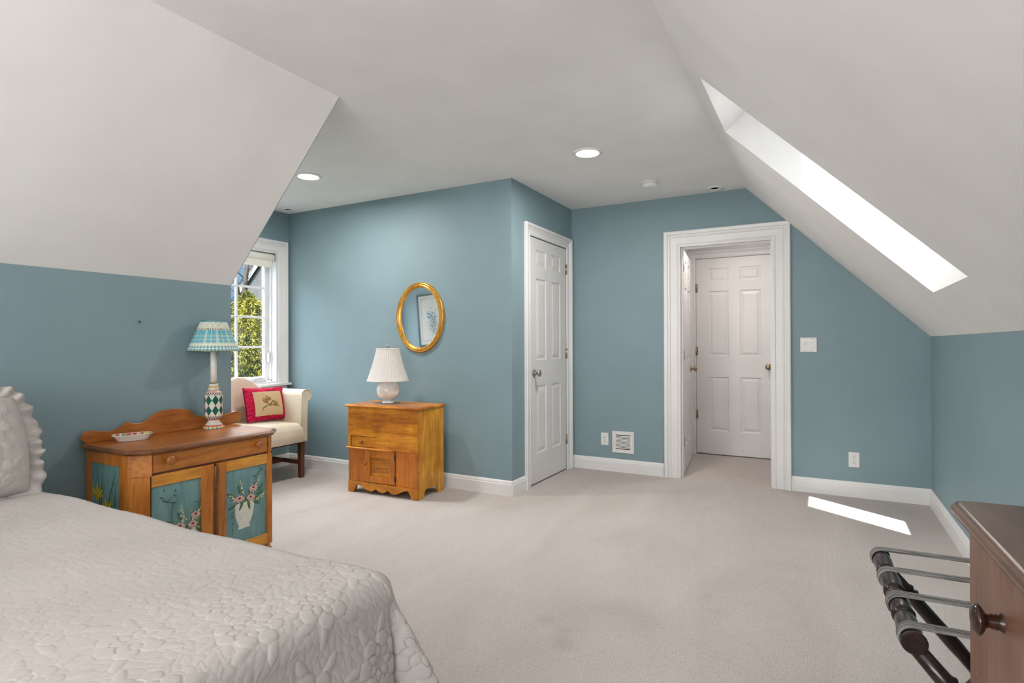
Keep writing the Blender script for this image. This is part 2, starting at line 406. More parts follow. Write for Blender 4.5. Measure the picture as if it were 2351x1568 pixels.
# ------------------------------------------------------------------ doors
def door_leaf(w, h, t=.035, cut=None):
    """six panel leaf in local x 0..w, z 0..h, front face y=0 (towards -y), back y=t"""
    mb = MB()
    st = .118*w/.72; mid = .105*w/.72; pw = (w-2*st-mid)/2
    xs = [0, st, st+pw, st+pw+mid, w-st, w]
    zs = [0, .24, .805, 1.02, 1.70, 1.80, 1.94, h] if h > 2 else [0, .23, .79, 1.0, 1.66, 1.76, 1.90, h]
    for (y, s) in ((0, 1), (t, -1)):
        for i in range(5):
            for j in range(7):
                x0, x1, z0, z1 = xs[i], xs[i+1], zs[j], zs[j+1]
                if i in (1, 3) and j in (1, 3, 5):
                    lv = [(0, 0), (.007, .007), (.016, .008), (.042, .001)]
                    pr = [(x0+a, x1-a, z0+a, z1-a, y+s*d) for a, d in lv]
                    for k in range(3):
                        A, B = pr[k], pr[k+1]
                        va = [(A[0], A[4], A[2]), (A[1], A[4], A[2]), (A[1], A[4], A[3]), (A[0], A[4], A[3]), (B[0], B[4], B[2]), (B[1], B[4], B[2]), (B[1], B[4], B[3]), (B[0], B[4], B[3])]
                        mb.add(va, [(0, 1, 5, 4), (1, 2, 6, 5), (2, 3, 7, 6), (3, 0, 4, 7)])
                    B = pr[3]; mb.add([(B[0], B[4], B[2]), (B[1], B[4], B[2]), (B[1], B[4], B[3]), (B[0], B[4], B[3])], [(0, 1, 2, 3)])
                else:
                    mb.add([(x0, y, z0), (x1, y, z0), (x1, y, z1), (x0, y, z1)], [(0, 1, 2, 3)])
    mb.add([(0, 0, 0), (w, 0, 0), (w, 0, h), (0, 0, h), (0, t, 0), (w, t, 0), (w, t, h), (0, t, h)], [(0, 1, 5, 4), (1, 2, 6, 5), (2, 3, 7, 6), (3, 0, 4, 7)])
    return mb
def knob_mesh(mb, x, z, y=0, s=-1):
    pr = [(.0, 0), (.031, 0), (.032, .004), (.028, .008), (.017, .011), (.011, .016), (.010, .026), (.017, .034), (.026, .042), (.028, .050), (.025, .058), (.014, .063), (0, .064)]
    return mb.lathe([(r, y+s*d) for r, d in pr], (x, 0, z), 24, 0, 'y')
def hinge_mesh(mb, x, z, y=0, w=.03, h=.09):
    mb.box(x-w/2, x+w/2, y-.003, y, z-h/2, z+h/2)
    mb.lathe([(.007, z-h/2), (.007, z+h/2)], (x, y-.007, 0), 10, 0, 'z')
    for k in (-.3, 0, .3): mb.lathe([(.0035, y-.0045), (.0035, y-.002)], (x-w*.28, 0, z+k*h), 8, 0, 'y')
    return mb
def make_door(name, loc, rz, w, h, label, knob_x, knob_z, hinges, hx, hm, km, backknob=False, sill=.012):
    o = door_leaf(w, h).build(name, 'door', None, 0); o['kind'] = 'structure'; o['label'] = label
    o.location = loc; o.rotation_euler = (0, 0, rz)
    kb = MB(); knob_mesh(kb, knob_x, knob_z)
    if backknob: knob_mesh(kb, knob_x, knob_z, .035, 1)
    kb.build('door_knob', km, o)
    for z in hinges: hinge_mesh(MB(), hx, z).build('hinge', hm, o)
    return o
# closet door: local x along +Y, front towards +X : rotate so that -y -> +x  (rz = +90)
d = make_door('door_1', (XC-.004, CY0+.003, .012), pi/2, CY1-CY0-.006, CZ-.016, 'white six-panel closet door beside the blue corner', .075, .912, (1.845, 1.065, .272), CY1-CY0-.001, 'nickel', 'nickel')
struct(MB().box(XC-.095, XC-.045, CY0, CY1, 0, CZ), 'trim_5', 'trim')     # closet door stop behind the leaf
# inner hall door
make_door('door_3', (IX0+.003, 6.254, .012), 0, IX1-IX0-.006, IZ-.016, 'closed white six-panel door at the far end of the hall', IX1-IX0-.062, .915, (1.74, 1.075, .41), .0, 'brass', 'brass')
struct(MB().box(IX0, IX1, 6.295, 6.33, 0, IZ), 'trim_6', 'trim')
# open hall door, swung back into the hall
oa = radians(96.5)
od = door_leaf(.735, 1.985).build('door_2', 'door'); od['kind'] = 'structure'; od['label'] = 'white six-panel door standing open at the left of the doorway'
od.location = (DX0+.018, YD+.125, .012); od.rotation_euler = (0, 0, oa)
kb = MB(); knob_mesh(kb, .68, .905, 0, -1); knob_mesh(kb, .68, .905, .035, 1); kb.build('door_knob', 'brass', od)
for z in (1.83, 1.05, .285):
    MB().box(-.004, -.0005, .002, .036, z-.045, z+.045).lathe([(.007, z-.045), (.007, z+.045)], (-.006, .0, 0), 10, 0, 'z').build('hinge', 'nickel', od)

# ------------------------------------------------------------------ dormer window
def dormer_window():
    fr = MB(); xo = XW-.16
    # jamb lining
    for (y0, y1) in ((WY0-.0, WY0+.018), (WY1-.018, WY1)): fr.box(xo, XW+.004, y0, y1, WZ0, WZ1)
    fr.box(xo, XW+.004, WY0+.018, WY1-.018, WZ1-.018, WZ1); fr.box(xo, XW+.004, WY0+.018, WY1-.018, WZ0, WZ0+.02)
    # stops: stepped beads around the sash
    for k, (d, x0, x1) in enumerate(((.012, xo+.07, xo+.10), (.024, xo+.055, xo+.075), (.034, xo+.0, xo+.03))):
        for s in (0, 1):
            ya = WY0+.018 if s == 0 else WY1-.018-d
            fr.box(x0, x1, ya, ya+d, WZ0+.02, WZ1-.018)
        fr.box(x0, x1, WY0+.018, WY1-.018, WZ0+.02, WZ0+.02+d); fr.box(x0, x1, WY0+.018, WY1-.018, WZ1-.018-d, WZ1-.018)
    ym = (WY0+WY1)/2; fr.box(xo, xo+.10, ym-.025, ym+.025, WZ0+.02, WZ1-.018)
    root = struct(fr, 'window_1', 'sash', .002, 'white casement window with muntins in the dormer')
    for s in (0, 1):
        y0, y1 = (WY0+.034, ym-.025) if s == 0 else (ym+.025, WY1-.034)
        z0, z1 = WZ0+.03, WZ1-.03; sb = MB(); x0, x1 = xo+.03, xo+.065
        w_ = .036
        sb.box(x0, x1, y0, y0+w_, z0, z1).box(x0, x1, y1-w_, y1, z0, z1).box(x0, x1, y0+w_, y1-w_, z0, z0+w_).box(x0, x1, y0+w_, y1-w_, z1-w_, z1)
        sh = sb.build('sash', 'sash', root, .003)
        mu = MB(); gz0, gz1 = z0+w_, z1-w_
        mu.box(x0+.008, x1-.004, (y0+y1)/2-.009, (y0+y1)/2+.009, gz0, gz1)
        for k in (1, 2, 3):
            zz = gz0+(gz1-gz0)*k/4; mu.box(x0+.0085, x1-.0045, y0+w_, y1-w_, zz-.009, zz+.009)
        mu.build('muntins', 'sash', sh, .002)
        MB().box(x0+.012, x0+.016, y0+w_, y1-w_, gz0, gz1).build('pane', 'glass', sh)
    # crank handle with folding cover
    cr = MB(); cr.prism([(3.33, .82), (3.60, .82), (3.60, .845), (3.57, .86), (3.48, .868), (3.38, .84)], 'x', XW-.055, XW-.02)
    cr.tube([(XW-.03, 3.58, .85), (XW-.012, 3.52, .862), (XW-.008, 3.44, .85)], .007, 8)
    cr.build('crank_handle', 'sash', root, .004)
    lk = MB().box(XW-.09, XW-.06, WY1-.05, WY1-.035, 1.0, 1.09); lk.build('sash_lock', 'sash', root, .003)
    # stool and apron
    st = MB().box(XW-.03, XW+.05, WY0-.125, WY1+.125, WZ0-.022, WZ0+.002); st.box(XW, XW+.016, WY0-.095, WY1+.095, WZ0-.10, WZ0-.022)
    struct(st, 'trim_8', 'trim', .005)
    return root
dormer_window()
casing('trim_7', 'x', XW, 1, WY0, WY1, WZ0+.002, WZ1, .105)
M['blind'] = paint('cream_blind_fabric', (.86, .84, .75), .7, 0)
def blind():
    t = thing('roller_blind', 'cream roller blind rolled up at the top of the dormer window', 'blind', (XW-.03, 3.0, 1.99))
    y = .675
    MB().lathe([(.0, -y), (.034, -y), (.036, -y+.004), (.036, y-.004), (.034, y), (0, y)], (0, 0, 0), 28, 0, 'y').build('roll', 'blind', t)
    hem = MB().box(.012, .018, -y+.02, y-.02, -.075, -.01); hem.build('fabric_drop', 'blind', t)
    MB().box(.004, .028, -y+.02, y-.02, -.095, -.073).build('hem_bar', 'blind', t, .004)
    for s in (-1, 1): MB().box(-.02, .02, s*(y+.006)-.004, s*(y+.006)+.004, -.03, .042).build('bracket', 'nickel', t, .002)
    MB().tube([(.02, y-.004, -.03), (.024, y-.003, -.5), (.022, y-.003, -.98)], .0016, 6).build('cord', 'plate', t)
blind()

# ------------------------------------------------------------------ ceiling fixtures
M['lit'] = emit('lit_lamp_diffuser', (1, .96, .9), 25)
def downlight(x, y, label):
    t = thing('recessed_downlight', label, 'ceiling light', (x, y, H), 0, 'lit recessed ceiling lights')
    MB().lathe([(.070, -.002), (.072, -.009), (.080, -.010), (.094, -.006), (.099, -.001), (.099, .0)], (0, 0, 0), 48, cap=False).build('trim_ring', 'trim', t)
    MB().lathe([(0, -.004), (.071, -.004)], (0, 0, 0), 48).build('diffuser', 'lit', t)
    d = bpy.data.lights.new('downlight_lamp', 'AREA'); d.shape = 'DISK'; d.size = .14; d.energy = CAN; d.color = (1, .96, .92)
    o = bpy.data.objects.new('downlight_lamp', d); C.objects.link(o); o.location = (0, 0, -.006); o.parent = t
    return t
downlight(-1.372, 3.578, 'lit round recessed downlight in the middle of the flat ceiling')
downlight(-3.409, 3.048, 'lit round recessed downlight in front of the dormer, beside the left slope edge')
def eyeball(x, y, label):
    t = thing('small_recessed_light', label, 'ceiling light', (x, y, H), 0, 'small unlit recessed lights')
    MB().lathe([(.030, .0), (.030, -.004), (.052, -.009), (.070, -.006), (.073, -.001), (.073, 0)], (0, 0, 0), 40, cap=False).build('trim_ring', 'trim', t)
    MB().lathe([(0, -.001), (.030, -.001)], (0, 0, 0), 32).build('aperture', plain('unlit_aperture', (.22, .2, .17), .5), t)
eyeball(-.775, 4.905, 'small unlit recessed light just above the hall doorway wall')
eyeball(-4.41, 3.70, 'small unlit recessed light in the dormer corner above the window')
def detector():
    t = thing('smoke_detector', 'round white smoke detector on the ceiling before the doorway', 'smoke detector', (-1.198, 4.47, H))
    MB().lathe([(0, -.012), (.066, -.012), (.069, -.008), (.069, 0), (0, 0)], (0, 0, 0), 40).build('base', 'trim', t)
    b = MB().lathe([(0, -.046), (.03, -.047), (.050, -.044), (.060, -.036), (.062, -.014), (.0, -.013)], (.006, 0, 0), 40)
    for k in range(16):
        a = 2*pi*k/16; b.box(.006+.054*cos(a)-.003, .006+.054*cos(a)+.003, .054*sin(a)-.003, .054*sin(a)+.003, -.0415, -.036)
    b.build('cover', 'trim', t)
    MB().lathe([(0, -.050), (.008, -.050), (.009, -.045)], (-.012, -.02, 0), 14).build('test_button', 'plate', t)
detector()

# ------------------------------------------------------------------ wall plates
def outlet(x, z, label):
    t = thing('wall_outlet', label, 'outlet', (x, YD, z), 0, 'white duplex outlets')
    MB().box(-.036, .036, -.006, 0, -.057, .057).build('cover_plate', 'plate', t, .003)
    for s in (1, -1):
        rc = MB(); pts = [(.0165*max(-1, min(1, 1.25*cos(a))), s*.0195+.0145*sin(a)) for a in [2*pi*k/20 for k in range(20)]]
        rc.prism(pts, 'y', -.008, -.0055)
        r_ = rc.build('receptacle', 'plate', t)
        sl = MB().box(-.0085, -.0065, -.0085, -.0079, s*.0195-.001, s*.0195+.009).box(.006, .008, -.0085, -.0079, s*.0195+.0, s*.0195+.008)
        sl.lathe([(0, -.0085), (.0027, -.0085), (.0027, -.0079)], (0, 0, s*.0195-.0085), 12, 0, 'y'); sl.build('slots', 'dark', r_)
    MB().lathe([(0, -.0075), (.003, -.0072), (.003, -.0055)], (0, 0, 0), 10, 0, 'y').build('screw', 'nickel', t)
outlet(-1.770, .2895, 'white duplex outlet beside the floor vent on the back wall')
outlet(.2025, .2825, 'white duplex outlet right of the doorway above the sunlit carpet')
def switch():
    t = thing('light_switch', 'white double rocker light switch right of the doorway', 'light switch', (-.0995, YD, 1.1525))
    MB().box(-.058, .058, -.006, 0, -.057, .057).build('cover_plate', 'plate', t, .003)
    for s in (-1, 1):
        MB().box(s*.023-.0178, s*.023+.0178, -.00625, -.005, -.0343, .0343).build('rocker_gap_shade', 'nickel', t)  # grey box stands in for the shaded gap round the rocker
        rk = MB().prism([(-.006, -.033), (-.0095, -.030), (-.0065, 0), (-.0085, .030), (-.006, .033)], 'x', s*.023-.0165, s*.023+.0165)
        rk.build('rocker', 'plate', t, .001)
        for q in (-1, 1): MB().lathe([(0, -.0072), (.0027, -.0070), (.0027, -.0055)], (s*.023, 0, q*.048), 10, 0, 'y').build('screw', 'nickel', t)
switch()
def vent():
    t = thing('wall_vent', 'square white louvered vent grille low on the back wall', 'vent', (-1.596, YD, .272))
    fr = MB(); a, b, c_ = .101, .098, .066
    fr.box(-a, a, -.007, 0, -b, -c_).box(-a, a, -.007, 0, c_, b).box(-a, -c_, -.007, 0, -c_, c_).box(c_, a, -.007, 0, -c_, c_)
    fr.build('frame', 'plate', t, .002)
    MB().box(-c_, c_, -.0015, -.0005, -c_, c_).build('duct_opening', 'dark', t)
    n = 11
    for k in range(n-1):
        z = -c_+(k+1)*2*c_/n
        lo = MB().prism([(-.0065, z-.0032), (-.0055, z-.0036), (-.002, z+.002), (-.003, z+.0036)], 'x', -c_, c_); lo.build('louver', 'plate', t)
    for s in (-1, 1): MB().lathe([(0, -.0085), (.004, -.008), (.004, -.0065)], (s*.088, 0, 0), 10, 0, 'y').build('screw', 'nickel', t)
vent()
nl = MB().lathe([(0, .012), (.004, .012), (.004, .010), (.0018, .009), (.0018, -.004), (0, -.004)], (0, 0, 0), 10, 0, 'x').tube([(.01, 0, 0), (.012, 0, -.006), (.006, 0, -.01)], .0018, 6)
o = nl.build('picture_nail', 'dark', None, loc=(XK, 1.640, 1.285)); tag(o, 'tiny dark picture nail left in the blue knee wall above the painted dresser', 'nail')

# ------------------------------------------------------------------ oval mirror
M['gold'] = wood('gilded_frame', (.38, .15, .02), (.62, .30, .045), (.85, .50, .10), 'z', .3, 2)
M['gold'].node_tree.nodes['Principled BSDF'].inputs['Metallic'].default_value = .55
def mirror():
    t = thing('oval_mirror', 'oval wall mirror in a ribbed gold frame above the white lamp', 'mirror', (-2.967, YB, 1.390))
    A, B = .2475, .297; prof = [(0, 0), (0, .012), (-.004, .020), (-.012, .024), (-.019, .020), (-.022, .018), (-.028, .024), (-.034, .024), (-.038, .017), (-.044, .017), (-.050, .009), (-.052, .004)]
    seg = 96; vs = []; fs = []
    for (d, t_) in prof:
        for k in range(seg):
            a = 2*pi*k/seg; vs.append(((A+d)*cos(a), -t_, (B+d*.9)*sin(a)))
    for i in range(len(prof)-1):
        for k in range(seg): fs.append((i*seg+k, i*seg+(k+1) % seg, (i+1)*seg+(k+1) % seg, (i+1)*seg+k))
    MB().add(vs, fs, 0, True).build('frame', 'gold', t)
    m, tt, b = mat('mirror_silver'); b.inputs['Metallic'].default_value = 1; b.inputs['Roughness'].default_value = .01; b.inputs['Base Color'].default_value = (.93, .95, .96, 1)
    vs = [((A-.051)*cos(2*pi*k/seg), -.006, (B-.045)*sin(2*pi*k/seg)) for k in range(seg)]
    MB().add(vs, [tuple(range(seg))]).build('glass', m, t)
mirror()
# framed print on the dormer cheek, seen only in the mirror
def framed_print():
    cx, cz = -4.30+.265, 1.47
    t = thing('framed_print', 'framed botanical print with grey frame, seen in the oval mirror', 'picture', (cx, YK, cz)); t.rotation_euler = (0, radians(-4.5), 0)
    hw, hh = .25, .308
    fr = MB(); f = .014
    for a in ((-hw, hw, -hh, -hh+f), (-hw, hw, hh-f, hh), (-hw, -hw+f, -hh+f, hh-f), (hw-f, hw, -hh+f, hh-f)): fr.box(a[0], a[1], 0, .02, a[2], a[3])
    fr.build('frame', plain('grey_blue_frame', (.10, .15, .18), .4), t)
    MB().box(-hw+f, hw-f, 0, .006, -hh+f, hh-f).build('mat_board', plain('mat_board', (.50, .51, .48), .8), t)
    l = MB(); a, b = hw-.052, hh-.055
    for q in ((-a, a, -b, -b+.004), (-a, a, b-.004, b), (-a, -a+.004, -b, b), (a-.004, a, -b, b)): l.box(q[0], q[1], .006, .0066, q[2], q[3])
    ink = [plain('print_line', (.15, .22, .25), .7), plain('print_teal', (.16, .32, .34), .7), plain('print_green', (.26, .36, .28), .7), plain('print_blue', (.08, .22, .36), .7)]
    R = random.Random(3)
    def petal(x, z, r, ang, mi):
        pts = [(x+r*cos(ang)*cos(q)*1.0-.45*r*sin(ang)*sin(q), .0068, z+r*sin(ang)*cos(q)+.45*r*cos(ang)*sin(q)) for q in [2*pi*k/8 for k in range(8)]]
        l.add(pts, [tuple(range(8))], mi)
    for k in range(420):
        zz = R.gauss(-.05, .075); xx = R.gauss(-.035, .04)
        petal(xx, zz, R.uniform(.003, .008), R.uniform(0, 3.1), R.choice([1, 1, 2, 2, 3, 0]))
    for k in range(40): petal(R.gauss(-.075, .022), R.gauss(.045, .025), .007, R.uniform(0, 3.1), 3)
    l.build('print', ink, t)
framed_print()

# ------------------------------------------------------------------ pine chest under the mirror
M['pine'] = wood('orange_pine', (.42, .12, .006), (.70, .25, .012), (.86, .40, .035), 'x', .30, 1.0, .08, .8)
M['pinez'] = wood('orange_pine_upright', (.48, .17, .008), (.76, .34, .022), (.88, .47, .05), 'z', .32, 1.0, .08, .7)
M['pinered'] = wood('red_pine', (.42, .10, .006), (.60, .17, .010), (.70, .24, .018), 'z', .32, 1.0, .06, .3)
M['knobw'] = plain('turned_knob_wood', (.36, .12, .03), .25)
def wood_knob(c, axis, sgn, r=.02, L=.03):
    pr = [(0, 0), (r*.55, 0), (r*.5, L*.25), (r*.6, L*.4), (r*.95, L*.6), (r, L*.75), (r*.8, L*.93), (r*.4, L), (0, L*1.01)]
    if axis == 'y': return MB().lathe([(a, sgn*b) for a, b in pr], c, 24, 0, 'y')
    return MB().lathe([(a, sgn*b) for a, b in pr], c, 24, 0, 'x')
def pine_chest():
    t = thing('pine_chest', 'orange pine lift-top chest with scalloped skirt under the oval mirror', 'cabinet', (-3.318, 3.360, 0), .042)
    W_, D_, Z_ = .668, .355, .69
    # sides with bracket-foot cut-outs
    def foot_profile(L, n=14, dep=.055, foot=.07):
        pts = [(0, .0), (foot*.8, 0)]
        for k in range(n+1):
            u = k/n; y = foot+(L-2*foot)*u; a = .062*sin(min(1, u*7)*pi/2)*sin(min(1, (1-u)*7)*pi/2)
            pts.append((y, a+.006*sin(u*pi*4)*0))
        pts += [(L-foot*.8, 0), (L, 0)]
        return pts
    side = foot_profile(D_-.01)
    for x0 in (0, W_-.018):
        poly = side+[(D_-.01, .672), (0, .672)]
        poly = [(y+.01, z) for y, z in poly]
        MB().prism(poly, 'x', x0, x0+.018).build('side_panel', 'pinez', t, .0015)
    MB().box(.018, W_-.018, D_-.012, D_, .06, .672).build('back_panel', 'pinez', t)
    MB().box(.018, W_-.018, .03, D_-.012, .075, .088).build('bottom_board', 'pinez', t)
    MB().box(.003, W_-.003, .019, .024, .07, .665).build('seam_shade', 'dark', t)  # dark sheet added behind the front, stands in for shade in the seams
    # front skirt, scalloped
    n = 60; low = []
    for k in range(n+1):
        u = k/n; s = abs(u-.5)*2
        if s > .84: z = 0
        elif s > .72: z = .062*sin((.84-s)/.12*pi/2)
        elif s > .32: z = .062-.040*(.5-.5*cos((.72-s)/.40*pi))
        elif s > .17: z = .022+.026*((.32-s)/.15)**1.5
        elif s > .145: z = .048-.010*(.17-s)/.025
        else: z = .038-.016*cos(s/.145*pi/2)
        low.append((u*W_, z))
    MB().prism(low+[(W_, .088), (0, .088)], 'y', 0, .016).build('skirt', 'pine', t, .0015)
    # upper fall panel
    up = MB().prism([(0, .672), (W_, .672), (W_, .352), (.275, .352), (.275, .447), (0, .447)][::-1], 'y', .0, .016)
    up.build('front_panel', 'pine', t, .002)
    MB().box(.0, .022, .002, .016, .352, .447).build('stile', 'pinez', t)
    dr = MB().box(.026, .270, .009, .018, .3625, .443).build('drawer', 'pine', t, .002)
    wood_knob((.135, .009, .402), 'y', -1, .016, .024).build('knob', 'knobw', dr)
    MB().prism([(-.012, .345), (-.016, .353), (-.012, .360), (.016, .360), (.016, .345)], 'x', -.012, .455).build('ledge', 'pine', t, .003)
    MB().box(0, .157, .006, .018, .089, .345).build('left_panel', 'pinered', t, .002)
    MB().box(.462, .602, .006, .018, .089, .350).build('right_panel', 'pinered', t, .002)
    MB().box(.604, W_, .001, .018, .089, .351).build('stile', 'pinered', t, .002)
    do = MB(); x0, x1, z0, z1 = .162, .457, .093, .343; q = .055
    do.box(x0, x0+q, .002, .018, z0, z1).box(x1-q, x1, .002, .018, z0, z1).box(x0+q, x1-q, .002, .018, z0, z0+.05).box(x0+q, x1-q, .002, .018, z1-.055, z1)
    dd = do.build('door', 'pinered', t, .002)
    MB().box(x0+q-.002, x1-q+.002, .011, .015, z0+.045, z1-.05).build('door_panel', 'pine', dd)
    wood_knob((x0+.018, .002, .235), 'y', -1, .012, .02).build('knob', 'knobw', dd)
    for z in (.14, .30): MB().box(x1-.004, x1+.006, -.001, .004, z-.022, z+.022).build('hinge', 'dark', dd)
    # lid with moulded edge
    lid = MB(); o = .018; lv = [(o-.006, .672), (o-.002, .676), (o, .683), (o-.004, .689), (o-.010, .693)]
    pr = []
    for (e, z) in lv: pr.append([(-e, -e, z), (W_+e, -e, z), (W_+e, D_, z), (-e, D_, z)])
    vs = sum(pr, []); fs = [(3, 2, 1, 0), (16, 17, 18, 19)]
    for i in range(4):
        for k in range(4): fs.append((i*4+k, i*4+(k+1) % 4, (i+1)*4+(k+1) % 4, (i+1)*4+k))
    lid.add(vs, fs).build('lid', 'pine', t, .001)
    t['zt'] = .693
    return t
pine_chest(); 

def white_lamp():
    t = thing('table_lamp', 'white globe table lamp with pleated shade on the pine chest', 'lamp', (-3.085, 3.565, .693))
    ce = plain('white_ceramic', (.88, .84, .80), .12)
    prof = [(0, .0), (.046, 0), (.047, .006), (.040, .010), (.038, .014)]
    R_, zc = .090, .100
    for k in range(3, 29):
        a = -pi/2+pi*k/31; prof.append((R_*cos(a), zc+R_*.97*sin(a)))
    prof += [(.022, .192), (.020, .20), (0, .20)]
    MB().lathe(prof, (0, 0, 0), 48).build('base', ce, t)
    MB().lathe([(.010, .198), (.010, .212), (.014, .214), (.014, .245), (0, .246)], (0, 0, 0), 16).build('socket', 'nickel', t)
    MB().box(.012, .034, -.004, .004, .215, .220).build('switch_knob', 'nickel', t)
    sh = MB(); seg = 176; vs = []; fs = []; rows = 10
    for i in range(rows+1):
        u = i/rows; r = .166+(.088-.166)*u-.006*sin(pi*u); z = .178+.262*u
        for k in range(seg):
            a = 2*pi*k/seg; rr = r+(.0013 if k % 4 < 2 else -.0013)*(.5+.5*1)
            vs.append((rr*cos(a), rr*sin(a), z))
    for i in range(rows):
        for k in range(seg): fs.append((i*seg+k, i*seg+(k+1) % seg, (i+1)*seg+(k+1) % seg, (i+1)*seg+k))
    sh.add(vs, fs, 0, False)
    m, tt, b = mat('pleated_shade'); tt.links.new(ramp(tt, noise(tt, coords(tt), 30), [(.3, (.90, .86, .82)), (.7, (.93, .90, .86))]), b.inputs['Base Color']); b.inputs['Roughness'].default_value = .9
    tl = N(tt, 'ShaderNodeBsdfTranslucent'); tl.inputs[0].default_value = (.93, .89, .84, 1); mx = N(tt, 'ShaderNodeMixShader'); mx.inputs[0].default_value = .35
    tt.links.new(b.outputs[0], mx.inputs[1]); tt.links.new(tl.outputs[0], mx.inputs[2]); tt.links.new(mx.outputs[0], tt.nodes['Material Output'].inputs[0])
    s = sh.build('lamp_shade', m, t)
    mo = s.modifiers.new('t', 'SOLIDIFY'); mo.thickness = .0015
    for (r, z) in ((.1665, .180), (.089, .438)):
        MB().tube([(r*cos(a), r*sin(a), z) for a in [2*pi*k/60 for k in range(61)]], .003, 6).build('shade_binding', m, s)
    MB().lathe([(.004, .245), (.004, .44), (0, .44)], (0, 0, 0), 10).build('rod', 'nickel', t)
    sp = MB()
    for k in range(3):
        a = 2*pi*k/3+.3; sp.tube([(0, 0, .432), (.088*cos(a), .088*sin(a), .436)], .0015, 5)
    sp.build('shade_spider', 'nickel', t)
    MB().lathe([(.012, .438), (.012, .442), (.005, .446), (.006, .450), (.011, .456), (.012, .462), (.008, .468), (0, .470)], (0, 0, 0), 18).build('finial', 'nickel', t)
white_lamp()
o = MB().lathe([(0, 0), (.098, 0), (.098, .001), (0, .0012)], (0, 0, 0), 40).build('lamp_mat', plain('grey_felt', (.12, .13, .15), .5), None, loc=(-3.085, 3.565, .6932)); 
tag(o, 'thin grey round mat under the white globe lamp', 'mat')
for ob in list(C.objects):
    if ob.name == 'table_lamp': ob.location.z = .6945

# ------------------------------------------------------------------ painted dresser
M['oak'] = wood('brown_pine', (.30, .09, .014), (.48, .16, .026), (.60, .23, .042), 'y', .34, 1.0, .1, .45)
M['oakz'] = wood('brown_pine_upright', (.36, .105, .010), (.56, .19, .022), (.68, .27, .04), 'z', .36, 1.0, .1, .4)
M['oaklight'] = wood('golden_pine_rail', (.50, .19, .02), (.72, .32, .045), (.82, .42, .07), 'y', .36, 1.0, .1, .3)
M['oakedge'] = wood('dark_edge', (.13, .042, .014), (.21, .075, .025), (.30, .115, .042), 'y', .3, 1.0, .1, .4)
def tealmat():
    m, t, b = mat('teal_milk_paint'); v = coords(t, (1, 1, .15)); n = noise(t, v, 40, 5, .6, .3)
    c = ramp(t, n, [(.25, (.10, .21, .22)), (.5, (.16, .31, .32)), (.75, (.22, .38, .38))])
    n2 = noise(t, coords(t), 7, 4)
    mm = N(t, 'ShaderNodeMix', data_type='RGBA', blend_type='MULTIPLY'); mm.inputs[0].default_value = .35
    t.links.new(c, mm.inputs[6]); t.links.new(ramp(t, n2, [(.35, (.6, .62, .55)), (.6, (1, 1, 1))]), mm.inputs[7]); t.links.new(mm.outputs[2], b.inputs['Base Color'])
    b.inputs['Roughness'].default_value = .5; return m
M['teal'] = tealmat()
PC = {'white': (.72, .70, .62), 'cream': (.70, .66, .38), 'pink': (.68, .42, .36), 'leaf': (.05, .12, .05), 'leaf2': (.12, .22, .08), 'yellow': (.62, .50, .04), 'yellow2': (.42, .34, .02), 'maroon': (.16, .03, .02), 'stem': (.02, .05, .03)}
PK = list(PC)
PM = ['teal']+[plain('paint_'+k, v, .55) for k, v in PC.items()]
class Painter:
    """flat brush strokes a hair above the panel; P maps (u, v) to the panel"""
    def __init__(s, mb, P): s.mb, s.P, s.k = mb, P, 0
    def poly(s, pts, c):
        s.k += 1; d = .0006+.00002*s.k; s.mb.add([s.P(u, v, d) for u, v in pts], [tuple(range(len(pts)))], 1+PK.index(c))
    def petal(s, u, v, L, w, a, c):
        pts = []
        for k in range(12):
            q = 2*pi*k/12; x = L/2*(1-cos(q)); y = w/2*sin(q)*(1.2-.4*cos(q)*-1)/1.2
            pts.append((u+x*cos(a)-y*sin(a), v+x*sin(a)+y*cos(a)))
        s.poly(pts, c)
    def stroke(s, pts, w, c, taper=True):
        pts = smooth_interp([(a, b, 0) for a, b in pts], 5); L = []; R = []
        n = len(pts)
        for i, p in enumerate(pts):
            d = (pts[min(i+1, n-1)]-pts[max(i-1, 0)]); d.normalize(); ww = w*(1-.75*i/(n-1) if taper else 1)/2
            L.append((p.x-d.y*ww, p.y+d.x*ww)); R.append((p.x+d.y*ww, p.y-d.x*ww))
        for i in range(n-1): s.poly([L[i], R[i], R[i+1], L[i+1]], c)
    def daisy(s, u, v, r, squash=.6, rot=0):
        for k in range(11):
            a = 2*pi*k/11+rot; s.petal(u+.2*r*cos(a), v+.2*r*sin(a)*squash, r*.85*(1 if sin(a) < .3 else .7), r*.32, atan2(sin(a)*squash-.15, cos(a)), 'pink')
        s.petal(u-.3*r, v, .6*r, .4*r, 0, 'maroon')
    def spike(s, u, v, L, a, R):
        for k in range(22):
            q = k/22; x = u+L*q*cos(a); y = v+L*q*sin(a); wd = (1-q)*.012+.003
            s.petal(x+R.uniform(-wd, wd)*.7, y+R.uniform(-wd, wd)*.5, .009*(1-.5*q), .006*(1-.4*q), R.uniform(0, 6.3), 'cream')
